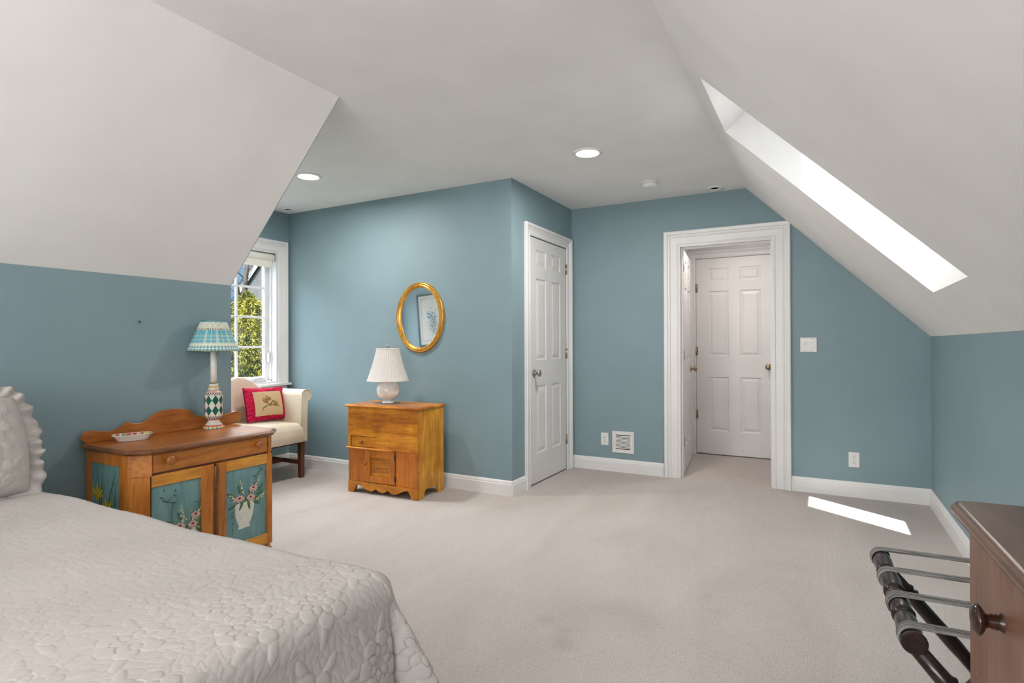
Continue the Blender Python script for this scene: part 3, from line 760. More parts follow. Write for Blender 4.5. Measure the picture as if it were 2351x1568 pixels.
def bouquet(P, cu, cv, k=1.0, R=random.Random(1)):
    # pot
    P.poly([(cu-.058*k, cv+.045*k), (cu+.062*k, cv+.052*k), (cu+.050*k, cv-.02*k), (cu+.026*k, cv-.075*k), (cu-.030*k, cv-.075*k), (cu-.050*k, cv-.02*k)], 'white')
    P.poly([(cu-.034*k, cv-.072*k), (cu+.030*k, cv-.072*k), (cu+.033*k, cv-.082*k), (cu-.036*k, cv-.085*k)], 'white')
    for (a, L) in ((1.35, .13), (1.0, .14), (.35, .12), (2.75, .10), (2.2, .07), (.7, .10)):
        P.stroke([(cu, cv+.05*k), (cu+L*.5*k*cos(a)*1.1, cv+.06*k+L*.5*k*sin(a)), (cu+L*k*cos(a), cv+.06*k+L*k*sin(a))], .002, 'leaf2')
    for (u, v, a) in ((-.01, .055, -2.0), (.02, .052, -1.35), (.05, .045, -.5), (-.05, .045, 3.5), (.07, .07, .4), (-.02, .10, 2.0), (.08, .09, .9), (-.06, .09, 2.6), (.045, .06, -.1)):
        P.petal(cu+u*k, cv+v*k, .048*k, .014*k, a, 'leaf'); P.petal(cu+u*k, cv+v*k, .042*k, .003*k, a, 'leaf2')
    for (u, v, a, L) in ((-.01, .09, 1.75, .085), (.03, .07, 1.05, .12), (.07, .05, .35, .08), (-.045, .065, 2.4, .06), (.04, .10, .8, .07)):
        P.spike(cu+u*k, cv+v*k, L*k, a, R)
    for (u, v, r) in ((-.03, .075, .028), (.035, .07, .026), (.05, .115, .026)): P.daisy(cu+u*k, cv+v*k, r*k)
    vine = [(.05, .12), (.07, .15), (.06, .17), (.085, .175), (.09, .20), (.085, .225)]
    P.stroke([(cu+a*k, cv+b*k) for a, b in vine], .0026, 'stem'); P.stroke([(cu+.07*k, cv+.18*k), (cu+.10*k, cv+.195*k), (cu+.12*k, cv+.18*k)], .002, 'stem')
    for (a, b, q) in ((.06, .17, 2.8), (.09, .20, .5), (.085, .225, 1.4), (.12, .18, -.4), (.10, .195, 1.2)): P.petal(cu+a*k, cv+b*k, .016*k, .006*k, q, 'leaf')
    P.stroke([(cu-.05*k, cv+.03*k), (cu-.075*k, cv-.0*k), (cu-.06*k, cv-.03*k), (cu-.068*k, cv-.09*k)], .002, 'stem')
    for b in (-.01, -.04, -.07, -.09): P.petal(cu-.068*k, cv+b*k, .014*k, .006*k, -2 if b < -.03 else 3.2, 'leaf')
def painted_dresser():
    x0, y0, y1, zt = -3.03, 1.392, 2.122, .705; XF = -2.61
    t = thing('painted_dresser', 'brown pine dresser with teal flower-painted doors against the left wall', 'dresser', (x0, y0, 0))
    W_, D_ = y1-y0, XF-x0     # local: x depth, y width
    cant = .062
    # top with canted front corners and rounded edge
    def canted(e, c=cant+.006, back=0): return [(back, -e), (D_+e-c, -e), (D_+e, -e+c), (D_+e, W_+e-c), (D_+e-c, W_+e), (back, W_+e)]
    tp = MB(); lv = [(.006, zt-.026), (.017, zt-.024), (.024, zt-.016), (.024, zt-.010), (.018, zt-.002), (.012, zt)]
    vs = []; fs = []; n = 6
    for (e, z) in lv: vs += [(a, b, z) for a, b in canted(e)]
    tp.add(vs, [tuple(range(n))[::-1], tuple((len(lv)-1)*n+k for k in range(n))])
    mi = 0
    for i in range(len(lv)-1):
        for k in range(n): tp.f.append([i*n+k, i*n+(k+1) % n, (i+1)*n+(k+1) % n, (i+1)*n+k]); tp.m.append(1); tp.s.append(False)
    tp.build('top', ['oak', 'oakedge'], t, .002)
    # back splash, scrolled
    prof = [(1.371, .740), (1.385, .757), (1.415, .763), (1.47, .752), (1.512, .752), (1.548, .770), (1.571, .785), (1.590, .776), (1.63, .772), (1.665, .783), (1.690, .803), (1.725, .819), (1.77, .826), (1.815, .826), (1.86, .820), (1.885, .811), (1.908, .788), (1.940, .773), (1.99, .764), (2.05, .760), (2.105, .767), (2.155, .777), (2.180, .772), (2.197, .752), (2.190, .720)]
    pts = [(a-y0, b) for a, b in [(p.x, p.y) for p in smooth_interp([(a, b, 0) for a, b in prof], 4)]]
    poly = [(-.005, zt)]+[(-.02, .722)]+pts+[(W_+.035, zt)]
    MB().prism(poly, 'x', -.010, .010).build('backsplash', 'oak', t, .003)
    # carcass
    sp = MB().box(0, .03, 0, .02, 0, zt-.026)          # left side frame: rear stile
    sp.box(.277, D_-cant, 0, .02, 0, zt-.026).box(.03, .277, 0, .02, .622, zt-.026).box(.03, .277, 0, .02, .06, .11)
    sp.build('side_frame', 'oakz', t, .002)
    pm = MB().box(.028, .279, .006, .012, .10, .63)
    R = random.Random(4)
    P = Painter(pm, lambda u, v, d: (u, .006-d, v))
    # yellow lilies with reed leaves on the side panel
    for st in ([(.12, .36), (.10, .50), (.085, .60)], [(.12, .36), (.125, .48), (.13, .585)], [(.17, .36), (.19, .47), (.235, .575), (.24, .60)], [(.18, .36), (.21, .42), (.26, .46)], [(.20, .34), (.23, .44), (.25, .555)], [(.14, .35), (.08, .40), (.05, .38)]):
        P.stroke(st, .008, 'leaf')
    P.stroke([(.085, .60), (.075, .605), (.06, .58)], .005, 'leaf'); P.petal(.20, .33, .10, .03, 1.2, 'leaf'); P.petal(.03, .37, .09, .025, .8, 'leaf')
    for (u, v) in ((.09, .47), (.17, .41), (.12, .37)):
        for k in range(7):
            a = pi*(.05+.9*k/6)+(.0 if u < .1 else .2); P.petal(u, v, .055+.01*R.random(), .017, a, 'yellow' if k % 2 else 'yellow2')
        for k in range(3): P.petal(u, v, .03, .012, -1.57+.6*(k-1), 'yellow2')
    for (u, v) in ((.09, .30), (.19, .28)):
        for k in range(9): P.petal(u, v, .05, .016, 2*pi*k/9, 'yellow')
    pm.build('side_panel_painting', PM, t)
    sr = MB().box(0, .03, W_-.02, W_, 0, zt-.026).box(.277, D_-cant, W_-.02, W_, 0, zt-.026).box(.03, .277, W_-.02, W_, .622, zt-.026).box(.03, .277, W_-.02, W_, .06, .11)
    sr.build('side_frame', 'oakz', t, .002)
    MB().box(.028, .279, W_-.012, W_-.006, .10, .63).build('side_panel', 'teal', t)
    MB().box(0, .01, .02, W_-.02, .05, zt-.026).build('back_board', 'oakz', t)
    MB().box(.01, D_-.03, .02, W_-.02, .055, .07).build('bottom_board', 'oakz', t)
    # canted corner posts and the thicker corner blocks at drawer height
    for s in (0, 1):
        def ym(y): return y if s == 0 else W_-y
        MB().prism([(D_-cant, ym(.004)), (D_-.006, ym(cant-.004)), (D_-.006, ym(.062)), (D_-cant-.0, ym(.062))], 'z', 0, .58).build('corner_post', 'oakz', t, .003)
        MB().prism([(D_-cant-.012, ym(-.004)), (D_-cant, ym(-.006)), (D_+.004, ym(cant-.002)), (D_+.004, ym(.064)), (D_-cant-.012, ym(.064))], 'z', .58, zt-.026).build('corner_block', 'oak', t, .006)
    # drawer
    dr = MB().box(D_-.018, D_-.002, .068, W_-.068, .594, zt-.028); dd = dr.build('drawer', 'oak', t, .002)
    MB().box(D_-.03, D_-.019, .063, W_-.063, .575, zt-.027).build('drawer_rail', 'oakedge', t)
    for y in (1.528-y0, 1.990-y0):
        wood_knob((D_-.003, y, .644), 'x', 1, .021, .036).build('knob', 'knobw', dd)
    # doors
    def door(ya, yb, pa, pb, side):
        do = MB(); xa, xb = D_-.022, D_-.004
        do.box(xa, xb, ya, pa, .10, .583).box(xa, xb, pb, yb, .10, .583)
        dobj = do.build('door', 'oakz', t, .002)
        MB().box(xa, xb-.001, pa, pb, .531, .583).build('door_rail', 'oaklight', dobj, .0015)
        MB().box(xa, xb-.001, pa, pb, .10, .156).build('door_rail', 'oaklight', dobj, .0015)
        pn = MB().box(xa+.004, xa+.008, pa-.003, pb+.003, .153, .534)
        P = Painter(pn, lambda u, v, d: (xa+.008+d, u, v))
        return dobj, pn, P
    d1, pn, P = door(1.400-y0+.055, 1.752-y0, 1.443-y0+.012, 1.688-y0, 0)
    R = random.Random(2)
    bouquet(P, 1.615-y0, .255, .95, R)
    P.stroke([(.155, .40), (.16, .44), (.125, .455), (.115, .485), (.12, .50)], .0035, 'stem'); P.stroke([(.13, .45), (.165, .475), (.17, .49)], .003, 'stem')
    P.stroke([(.155, .40), (.16, .36), (.19, .35)], .0035, 'stem')
    for (u, v, a) in ((.12, .50, 1.6), (.115, .475, 3), (.17, .49, 1.3), (.165, .475, -.4), (.16, .44, 0), (.125, .455, 2.6)): P.petal(u, v, .016, .007, a, 'leaf')
    pn.build('painted_panel', PM, d1)
    d2, pn, P = door(1.771-y0, 2.112-y0-.055+.03, 1.817-y0, 2.056-y0, 1)
    bouquet(P, 1.925-y0, .305, 1.0, random.Random(6)); pn.build('painted_panel', PM, d2)
    # round bead closing strip between doors
    MB().lathe([(.0, .10), (.0105, .10), (.0105, .565), (.008, .573), (0, .576)], (D_-.002, 1.761-y0, 0), 16).build('closing_bead', 'oakedge', d2)
    MB().box(D_-.024, D_-.004, .06, W_-.06, .05, .097).build('bottom_rail', 'oak', t, .002)
    MB().box(D_-.032, D_-.024, .05, W_-.05, .09, .585).build('seam_shade', 'oakedge', t)  # dark board put behind the doors so their seams read as shaded
    for z in (.36,): MB().box(D_-cant-.002, D_-cant+.006, -.003, .004, z-.018, z+.018).build('hinge', 'dark', t)
    return t
painted_dresser()

# checked lamp on the dresser
def checked_lamp():
    ZB = .705
    t = thing('painted_table_lamp', 'hand-painted lamp with blue plaid shade on the teal painted dresser', 'lamp', (-2.962, 1.983, ZB))
    cer = colattr('painted_ceramic', .15)
    # base profile with colours by height and angle
    prof = [(.0, 0), (.052, 0), (.054, .004), (.054, .010), (.050, .013), (.046, .018), (.038, .026), (.031, .036), (.028, .045), (.028, .050), (.036, .054), (.041, .058), (.043, .064), (.044, .070)]
    prof += [(.0445, .07+.118*k/24) for k in range(1, 25)]
    prof += [(.043, .194), (.038, .200), (.030, .206), (.027, .210), (.028, .216), (.028, .224), (.026, .228), (.024, .232), (.023, .240), (.024, .243), (.020, .247), (.017, .250), (.0165, .252)]
    # resample densely
    dense = []
    for (a, b) in zip(prof[:-1], prof[1:]):
        n = max(1, int(math.dist(a, b)/.0022))
        for k in range(n): dense.append((a[0]+(b[0]-a[0])*k/n, a[1]+(b[1]-a[1])*k/n))
    dense.append(prof[-1])
    seg = 180; mb = MB().lathe(dense, (0, 0, 0), seg, cap=False); cols = []
    gr, cr, bk, rd, ye, bl = (.012, .12, .085), (.72, .69, .62), (.02, .02, .025), (.55, .10, .06), (.62, .38, .06), (.15, .42, .5)
    R = np.random.default_rng(1)
    for (r, z) in dense:
        for k in range(seg):
            a = k/seg; c = cr
            if z < .013:
                q = int(a*32) % 4; c = [ye, cr, bl, cr][q]
            elif z < .020: c = rd if z > .015 else ye
            elif z < .045: c = cr if R.random() > .12 else [rd, ye, bl][R.integers(3)]
            elif z < .056: c = (.55, .28, .25)
            elif z < .070: c = bk if (int(a*44) % 2 == 0) == (z < .064) else cr
            elif z < .184:
                u = (a*8) % 1; v = ((z-.072)/.112*2) % 1
                c = gr if abs(u-.5)+abs(v-.5) < .5 else cr
                if abs(((a*8) % 1)-.5)*.035 < .0022 and (abs(v) < .04 or abs(v-1) < .04): c = ye
            elif z < .198: c = bk if (int(a*44) % 2 == 0) == (z < .191) else cr
            elif z < .207: c = cr if (a*24) % 1 > .35 else rd
            elif z < .211: c = (.55, .28, .25)
            elif z < .226: c = cr if (a*16) % 1 > .12 else (.4, .35, .15)
            elif z < .233: c = ye
            elif z > .245: c = (.25, .13, .03)
            cols.append(c)
    mb.build('base', cer, t, col=np.array(cols, 'f'))
    MB().lathe([(0, .25), (.0158, .25), (.0158, .430), (0, .43)], (0, 0, 0), 28).build('column', plain('cream_candle_tube', (.86, .85, .78), .3), t)
    MB().lathe([(.010, .43), (.010, .47), (0, .47)], (0, 0, 0), 16).build('socket', 'brass', t)
    # conical shade z .428 -> .592
    rows = 110; seg = 420; Z0, Z1, R0, R1 = .426, .592, .131, .064; vs = []; cols = []; fs = []
    base = np.array((.11, .46, .56)); dk = np.array((.05, .33, .44)); lt = np.array((.80, .80, .66)); bk = np.array((.01, .01, .015))
    for i in range(rows+1):
        u = i/rows; r = R0+(R1-R0)*u; z = Z0+(Z1-Z0)*u
        for k in range(seg):
            a = 2*pi*k/seg; vs.append((r*cos(a), r*sin(a), z)); q = k/seg
            if u < .022: c = np.array((.20, .22, .12))
            elif u < .20:
                cx_ = (q*44) % 1 < .5; cy_ = ((u-.022)/.178*2) % 1 < .5
                c = .5*(base if cx_ else lt)+.5*(base if cy_ else lt)
                if cx_ and cy_: c = dk
            elif u < .26: c = lt
            elif u < .70:
                v = (u-.26)/.44; p = (q*11) % 1
                c = base*(1.0 if (v*3) % 1 < .6 else .8)
                for s_ in (.2, .28, .36, .75): 
                    if abs(p-s_) < .022: c = .35*c+.65*lt
                for s_ in (.03, .22, .30, .52, .60, .97):
                    if abs(v-s_) < .02: c = .45*c+.55*lt
            elif u < .74: c = bk if (q*64) % 1 < .45 else lt
            elif u < .95:
                c = lt*.95
                g = sin(q*2*pi*26+2.5*sin(u*60))*sin(u*95+q*60)
                if g > .55: c = np.array((.20, .36, .30))
            elif u < .985: c = base
            else: c = np.array((.20, .16, .06))
            cols.append(c)
    for i in range(rows):
        for k in range(seg): fs.append((i*seg+k, i*seg+(k+1) % seg, (i+1)*seg+(k+1) % seg, (i+1)*seg+k))
    s = MB().add(vs, fs, 0, True).build('lamp_shade', colattr('painted_plaid_shade', .5), t, col=np.array(cols, 'f'))
    md = s.modifiers.new('s', 'SOLIDIFY'); md.thickness = .0015
    for (r, z) in ((R0, Z0), (R1, Z1)): MB().tube([(r*cos(a), r*sin(a), z) for a in [2*pi*k/72 for k in range(73)]], .0018, 6).build('shade_rim', 'brass', s)
    sp = MB().tube([(-R1, 0, Z1-.003), (R1, 0, Z1-.003)], .0016, 6).tube([(0, -R1, Z1-.003), (0, R1, Z1-.003)], .0016, 6).tube([(0, 0, .46), (0, 0, Z1)], .003, 8); sp.build('shade_spider', 'brass', t)
checked_lamp()

# oval-rectangular pottery dish
def dish():
    nr = 26; ns = 120; vs = []; fs = []; cols = []; R = np.random.default_rng(9)
    pal = [(.55, .62, .05), (.10, .35, .10), (.05, .35, .55), (.60, .08, .06), (.65, .45, .05), (.25, .05, .25)]
    spots = [(R.uniform(-1, 1), R.uniform(-1, 1), R.uniform(.06, .16), pal[R.integers(6)]) for _ in range(70)]
    outer = [(.70, 0), (.74, .001), (.80, .008), (.93, .022), (1.0, .028), (1.0, .031), (.95, .030)]
    inner = [(.90, .026), (.82, .014), (.72, .007), (.55, .005), (.3, .005), (0.001, .005)]
    prof = []
    for a, b in zip((outer+inner)[:-1], (outer+inner)[1:]):
        for k in range(4): prof.append((a[0]+(b[0]-a[0])*k/4, a[1]+(b[1]-a[1])*k/4, ))
    prof.append(inner[-1]); split = 4*7
    for i, (s, z) in enumerate(prof):
        for k in range(ns):
            a = 2*pi*k/ns; e = 3.6
            rr = (abs(cos(a))**e+abs(sin(a))**e)**(-1/e)
            x, y = s*rr*cos(a)*.046, s*rr*sin(a)*.083; vs.append((x, y, z))
            c = (.72, .70, .66)
            if i >= split-3:
                X, Y = s*rr*cos(a), s*rr*sin(a); c = (.72, .71, .62)
                for (sx_, sy_, sr, sc) in spots:
                    if (X-sx_)**2*.3+(Y-sy_)**2 < sr*sr*.8: c = sc
                if i < split+3 and int(k/3) % 4 == 0: c = (.45, .10, .08)
            cols.append(c)
    n = len(prof)
    for i in range(n-1):
        for k in range(ns): fs.append((i*ns+k, i*ns+(k+1) % ns, (i+1)*ns+(k+1) % ns, (i+1)*ns+k))
    fs.append(tuple(range(ns))[::-1])
    o = MB().add(vs, fs, 0, True).build('trinket_dish', colattr('painted_glaze', .12), None, col=np.array(cols, 'f'))
    o.location = (-2.935, 1.545, .7055); o.rotation_euler = (0, 0, -.35)
    tag(o, 'small white rectangular dish with painted flowers on the teal painted dresser', 'dish')
dish()

# ------------------------------------------------------------------ armchair by the window
def fabric(name, col, col2, scale=420, bs=.35):
    m, t, b = mat(name); v = coords(t, (1, 1, .12)); n = noise(t, v, scale, 3); n2 = noise(t, coords(t), 5, 3)
    t.links.new(ramp(t, n, [(.3, col), (.7, col2)]), b.inputs['Base Color']); b.inputs['Roughness'].default_value = .9; b.inputs['Specular IOR Level'].default_value = .15
    b.inputs['Sheen Weight'].default_value = .2
    bump(t, b, n, bs, .0015); return m
M['ivory'] = fabric('ivory_ribbed_upholstery', (.66, .55, .42), (.76, .68, .56))
M['legw'] = wood('dark_brown_leg', (.07, .018, .006), (.12, .034, .010), (.17, .05, .015), 'z', .3)
def armchair():
    XF, XB = -4.0, -4.50; YI1 = 3.492; YI0 = 2.79; yc = (YI0+YI1)/2
    t = thing('armchair', 'ivory upholstered scroll-arm chair with brown legs under the dormer window', 'armchair', (-4.25, yc, 0))
    L = lambda x, y: (x+4.25, y-yc)
    # seat block with domed top
    nu, nv = 28, 34; U = np.linspace(0, 1, nu)[:, None]*np.ones((1, nv)); V = np.ones((nu, 1))*np.linspace(0, 1, nv)[None]
    X = -4.46+(XF+.012+4.46)*U; Y = YI0-.01+(YI1-YI0+.02)*V
    Z = .478+.026*np.sin(pi*V)**.6*np.sin(pi*np.clip(U*.9+.1, 0, 1))**.5-.045*np.clip((U-.86)/.14, 0, 1)**2.5
    mb = MB().grid(X-(-4.25), Y-yc, Z)
    # front face curving down
    k = 14; q = np.linspace(0, 1, k)[:, None]*np.ones((1, nv)); Vf = np.ones((k, 1))*np.linspace(0, 1, nv)[None]
    Zt = .478+.026*np.sin(pi*Vf)**.6*.3-.045
    Zt = Z[-1][None]*np.ones((k, 1))
    Xf = XF+.012+.010*np.sin(pi*q)-.004*q; Zf = Zt+(.325-Zt)*q-.0
    mb.grid(Xf+4.25, Y[0][None]*np.ones((k, 1))-yc, Zf)
    a = -4.46+4.25; b = XF+.008+4.25; y0, y1 = YI0-.01-yc, YI1+.01-yc
    mb.add([(a, y0, .325), (b, y0, .325), (b, y1, .325), (a, y1, .325), (a, y0, .47), (a, y1, .47)], [(3, 2, 1, 0), (0, 4, 5, 3)])
    mb.build('seat', 'ivory', t)
    # arms
    def arm(s):
        # profile in (y outward, z): outward = +1
        pr = [(0, .325), (0, .60), (.002, .69), (.004, .725)]
        c0 = (.058, .722); r = .050
        for k_ in range(0, 15): 
            a_ = pi-pi*1.28*k_/14; pr.append((c0[0]+(r+.004)*cos(a_), c0[1]+r*sin(a_)))
        pr += [(.070, .672), (.068, .60), (.066, .325)]
        yb = YI1-yc if s > 0 else YI0-yc
        poly = [(yb+s*a_, z) for a_, z in pr]
        mb = MB().prism(poly, 'x', XB+.02+4.25, XF-.002+4.25, smooth=True); o_ = mb.build('arm', 'ivory', t, .006, 3)
        # front facing panel with welt
        inner = [(yb+s*a_, z) for a_, z in pr]
        w_ = MB().tube([(XF+4.25, a_, z) for a_, z in inner], .0028, 6); w_.build('welt', 'ivory', o_)
    arm(1); arm(-1)
    # back with camel crest
    ys = np.linspace(YI0-.03, YI1+.05, 60); 
    def crest(y):
        d = abs(y-3.181); pts = [(0, .895), (.06, .885), (.12, .862), (.18, .815), (.25, .772), (.31, .752), (.38, .735)]
        for (a0, b0), (a1, b1) in zip(pts[:-1], pts[1:]):
            if a0 <= d <= a1:
                q_ = (d-a0)/(a1-a0); q_ = q_*q_*(3-2*q_)*.4+q_*.6; return b0+(b1-b0)*q_
        return .735
    rows = [(0.0, .33, 0), (0.012, None, -.03), (0.03, None, -.008), (.055, None, 0), (.078, None, -.012), (.086, None, -.03), (.075, .47, 0), (.06, .33, 0)]
    X = []; Y = []; Z = []
    for (dx, zz, dz) in rows:
        X.append([XB+dx+.02+4.25]*60); Y.append(ys-yc); Z.append([zz if zz is not None else crest(y)+dz for y in ys])
    mb = MB().grid(np.array(X), np.array(Y), np.array(Z)); bo = mb.build('backrest', 'ivory', t)
    for yy in (0, -1):
        pass
    bo.modifiers.new('s', 'SUBSURF').levels = 1; bo.modifiers['s'].render_levels = 1
    # legs + stretchers
    lg = []
    for (x, y) in ((XF-.036, YI1+.030), (XF-.036, YI0-.030), (XB+.045, YI1+.02), (XB+.045, YI0-.02)):
        xx, yy = L(x, y); s0, s1 = .0195, .0225
        mb = MB().add([(xx-s0, yy-s0, 0), (xx+s0, yy-s0, 0), (xx+s0, yy+s0, 0), (xx-s0, yy+s0, 0), (xx-s1, yy-s1, .33), (xx+s1, yy-s1, .33), (xx+s1, yy+s1, .33), (xx-s1, yy+s1, .33)],
                      [(0, 3, 2, 1), (4, 5, 6, 7), (0, 1, 5, 4), (1, 2, 6, 5), (2, 3, 7, 6), (3, 0, 4, 7)])
        mb.build('leg', 'legw', t, .002); lg.append((xx, yy))
    for (i, j) in ((0, 2), (1, 3)):
        a_, b_ = lg[i], lg[j]; MB().box(b_[0]+.02, a_[0]-.02, a_[1]-.011, a_[1]+.006, .115, .15).build('stretcher', 'legw', t, .002)
    MB().box(-.02, .0, lg[1][1]+.008, lg[0][1]-.012, .118, .147).build('stretcher', 'legw', t, .002)
    MB().box(XB+.06+4.25, XF-.05+4.25, YI0-yc, YI1-yc, .295, .326).build('seat_rail', 'legw', t)
    # welt under the seat front
    MB().tube([(XF+.012+4.25, YI0-yc, .322), (XF+.014+4.25, YI1-yc+.06, .322)], .0028, 6).build('welt', 'ivory', t)
armchair()
# needlework cushion
def cushion():
    nu, nv = 150, 120; w_, h_ = .40, .30
    U, V = np.meshgrid(np.linspace(-1, 1, nu), np.linspace(-1, 1, nv), indexing='ij')
    cols = np.zeros((nu*nv, 3)); R = np.random.default_rng(3)
    coarse = R.random((24, 24)); ui = ((U+1)/2*23).astype(int); vi = ((V+1)/2*23).astype(int)
    nz = coarse[ui, vi]*.6+R.random(U.shape)*.4
    red = np.array((.55, .012, .06))[None, None]*(0.25+1.2*nz[..., None]); be = np.array((.62, .44, .25))[None, None]*(.95+.08*R.random(U.shape)[..., None])
    X, Y = U*w_/2, V*h_/2
    inside = (np.abs(X+.004) < .142) & (np.abs(Y+.002) < .108)
    col = np.where(inside[..., None], be, red)
    def blob(x, y, a, b, ang, c):
        dx, dy = X-x, Y-y; p = (dx*cos(ang)+dy*sin(ang))/a; q = (-dx*sin(ang)+dy*cos(ang))/b
        m_ = (p*p+q*q) < 1; col[m_] = c
    br = (.24, .11, .03); tan = (.42, .22, .07); gn = (.10, .10, .04); lt = (.62, .42, .22)
    for (x0_, y0_, x1_, y1_) in ((-.075, -.045, -.04, -.025), (-.04, -.025, .02, -.02), (.02, -.02, .09, -.035), (-.005, -.02, .03, .015), (.0, -.02, -.03, -.0)):
        for k in range(14): q = k/13; blob(x0_+(x1_-x0_)*q, y0_+(y1_-y0_)*q, .006, .0036, 0, gn)
    for (x, y, s) in ((-.045, .018, 1), (-.012, .038, 1), (.055, -.008, 1.05)):
        blob(x, y, .027*s, .018*s, -.5, br); blob(x+.002, y-.003, .018*s, .011*s, -.5, tan); blob(x-.014*s, y+.017*s, .013*s, .011*s, 0, br); blob(x-.013*s, y+.015*s, .008*s, .006*s, 0, lt); blob(x+.012, y-.006, .014, .004, -.6, br)
    for k in range(8): blob(-.075-.001*k, -.045-.004*k, .003, .003, 0, gn)
    th = .062*((1-np.abs(U)**2.6)*(1-np.abs(V)**2.6))**.55+.004
    sag = .02*(1-np.abs(U))
    pin = .010
    X2 = X*(1-.04*(1-np.abs(V)**2)*np.abs(U)); Y2 = Y*(1-.06*(1-np.abs(U)**2)*np.abs(V))
    mb = MB().grid(X2, Y2, th); mb.grid(X2, Y2, -th)
    allc = np.concatenate([col.reshape(-1, 3), red.reshape(-1, 3)])
    # stitched edge strip
    o = mb.build('throw_pillow', colattr('needlework', .9, .25, .2, .4, 250), None, col=allc.astype('f'))
    rot = Matrix((Vector((0, 1, 0)), Vector((-.26, 0, 1)).normalized(), Vector((1, 0, .26)).normalized())).transposed()
    rot = Matrix.Rotation(-.10, 3, 'X') @ rot if False else rot
    tilt = Matrix.Rotation(.045, 3, 'Z')
    Mx = (rot @ Matrix.Rotation(-.03, 3, 'Z')).to_4x4(); Mx.translation = (-4.265, 3.335, .650); o.matrix_world = Mx
    tag(o, 'small raspberry red cushion with embroidered birds on the ivory armchair', 'cushion')
cushion()

# ------------------------------------------------------------------ bed, quilted bedspread, sham
def quilt_height(nu, nv, du, seed, flower_sites, amp=.0056):
    """embossed flowers: domes for petals, beads and leaves rasterised on a (nu, nv) grid with spacing du"""
    Hh = np.zeros((nu, nv), 'f'); R = np.random.default_rng(seed)
    prio = np.zeros((nu, nv), 'f')
    def pad(u, v, a, b, ang, h, pr):
        r = max(a, b); i0, i1 = int((u-r)/du), int((u+r)/du)+2; j0, j1 = int((v-r)/du), int((v+r)/du)+2
        i0, j0 = max(i0, 0), max(j0, 0); i1, j1 = min(i1, nu), min(j1, nv)
        if i0 >= i1 or j0 >= j1: return
        I, J = np.meshgrid(np.arange(i0, i1)*du-u, np.arange(j0, j1)*du-v, indexing='ij')
        p = (I*cos(ang)+J*sin(ang))/a; q = (-I*sin(ang)+J*cos(ang))/b; d = p*p+q*q; m_ = d < 1
        e_ = (1-np.sqrt(np.clip(d, 0, 1)))*min(a, b); val = h*(1-np.exp(-e_/.0024))*(.8+.2*np.clip(1-d, 0, 1)); s = Hh[i0:i1, j0:j1]; pp = prio[i0:i1, j0:j1]
        up = m_ & (pr >= pp); s[up] = val[up]; pp[up] = pr
    # background feathers
    for u in np.arange(0, nu*du, .026):
        for v in np.arange(0, nv*du, .020): pad(u+R.uniform(-.006, .006), v+R.uniform(-.006, .006), .024, .011, R.uniform(-.5, .5)+.8*sin(u*9+v*7), amp*.32, 1+R.random()*.5)
    for (u, v, s) in flower_sites:
        rt = R.uniform(0, 6.28)
        for k in range(7):
            a = rt+k*.9+R.uniform(-.15, .15); pad(u+.112*s*cos(a), v+.112*s*sin(a), .045*s, .017*s, a+R.uniform(-.5, .5), amp*.8, 2+R.random())
        for k in range(7): a = rt+2*pi*k/7; pad(u+.064*s*cos(a), v+.064*s*sin(a), .034*s, .031*s, a, amp, 3+.1*k)
        for k in range(7): a = rt+.4+2*pi*k/7; pad(u+.037*s*cos(a), v+.037*s*sin(a), .022*s, .017*s, a, amp*.85, 4+.1*k)
        for k in range(16):
            a = 2.4*k; r = .0052*s*sqrt(k); pad(u+r*cos(a), v+r*sin(a), .0062*s, .0062*s, 0, amp*.6, 5+.01*k)
    return Hh
M['quilt'] = paint('ivory_matelasse', (.52, .488, .465), .9, .3, 500, .15)
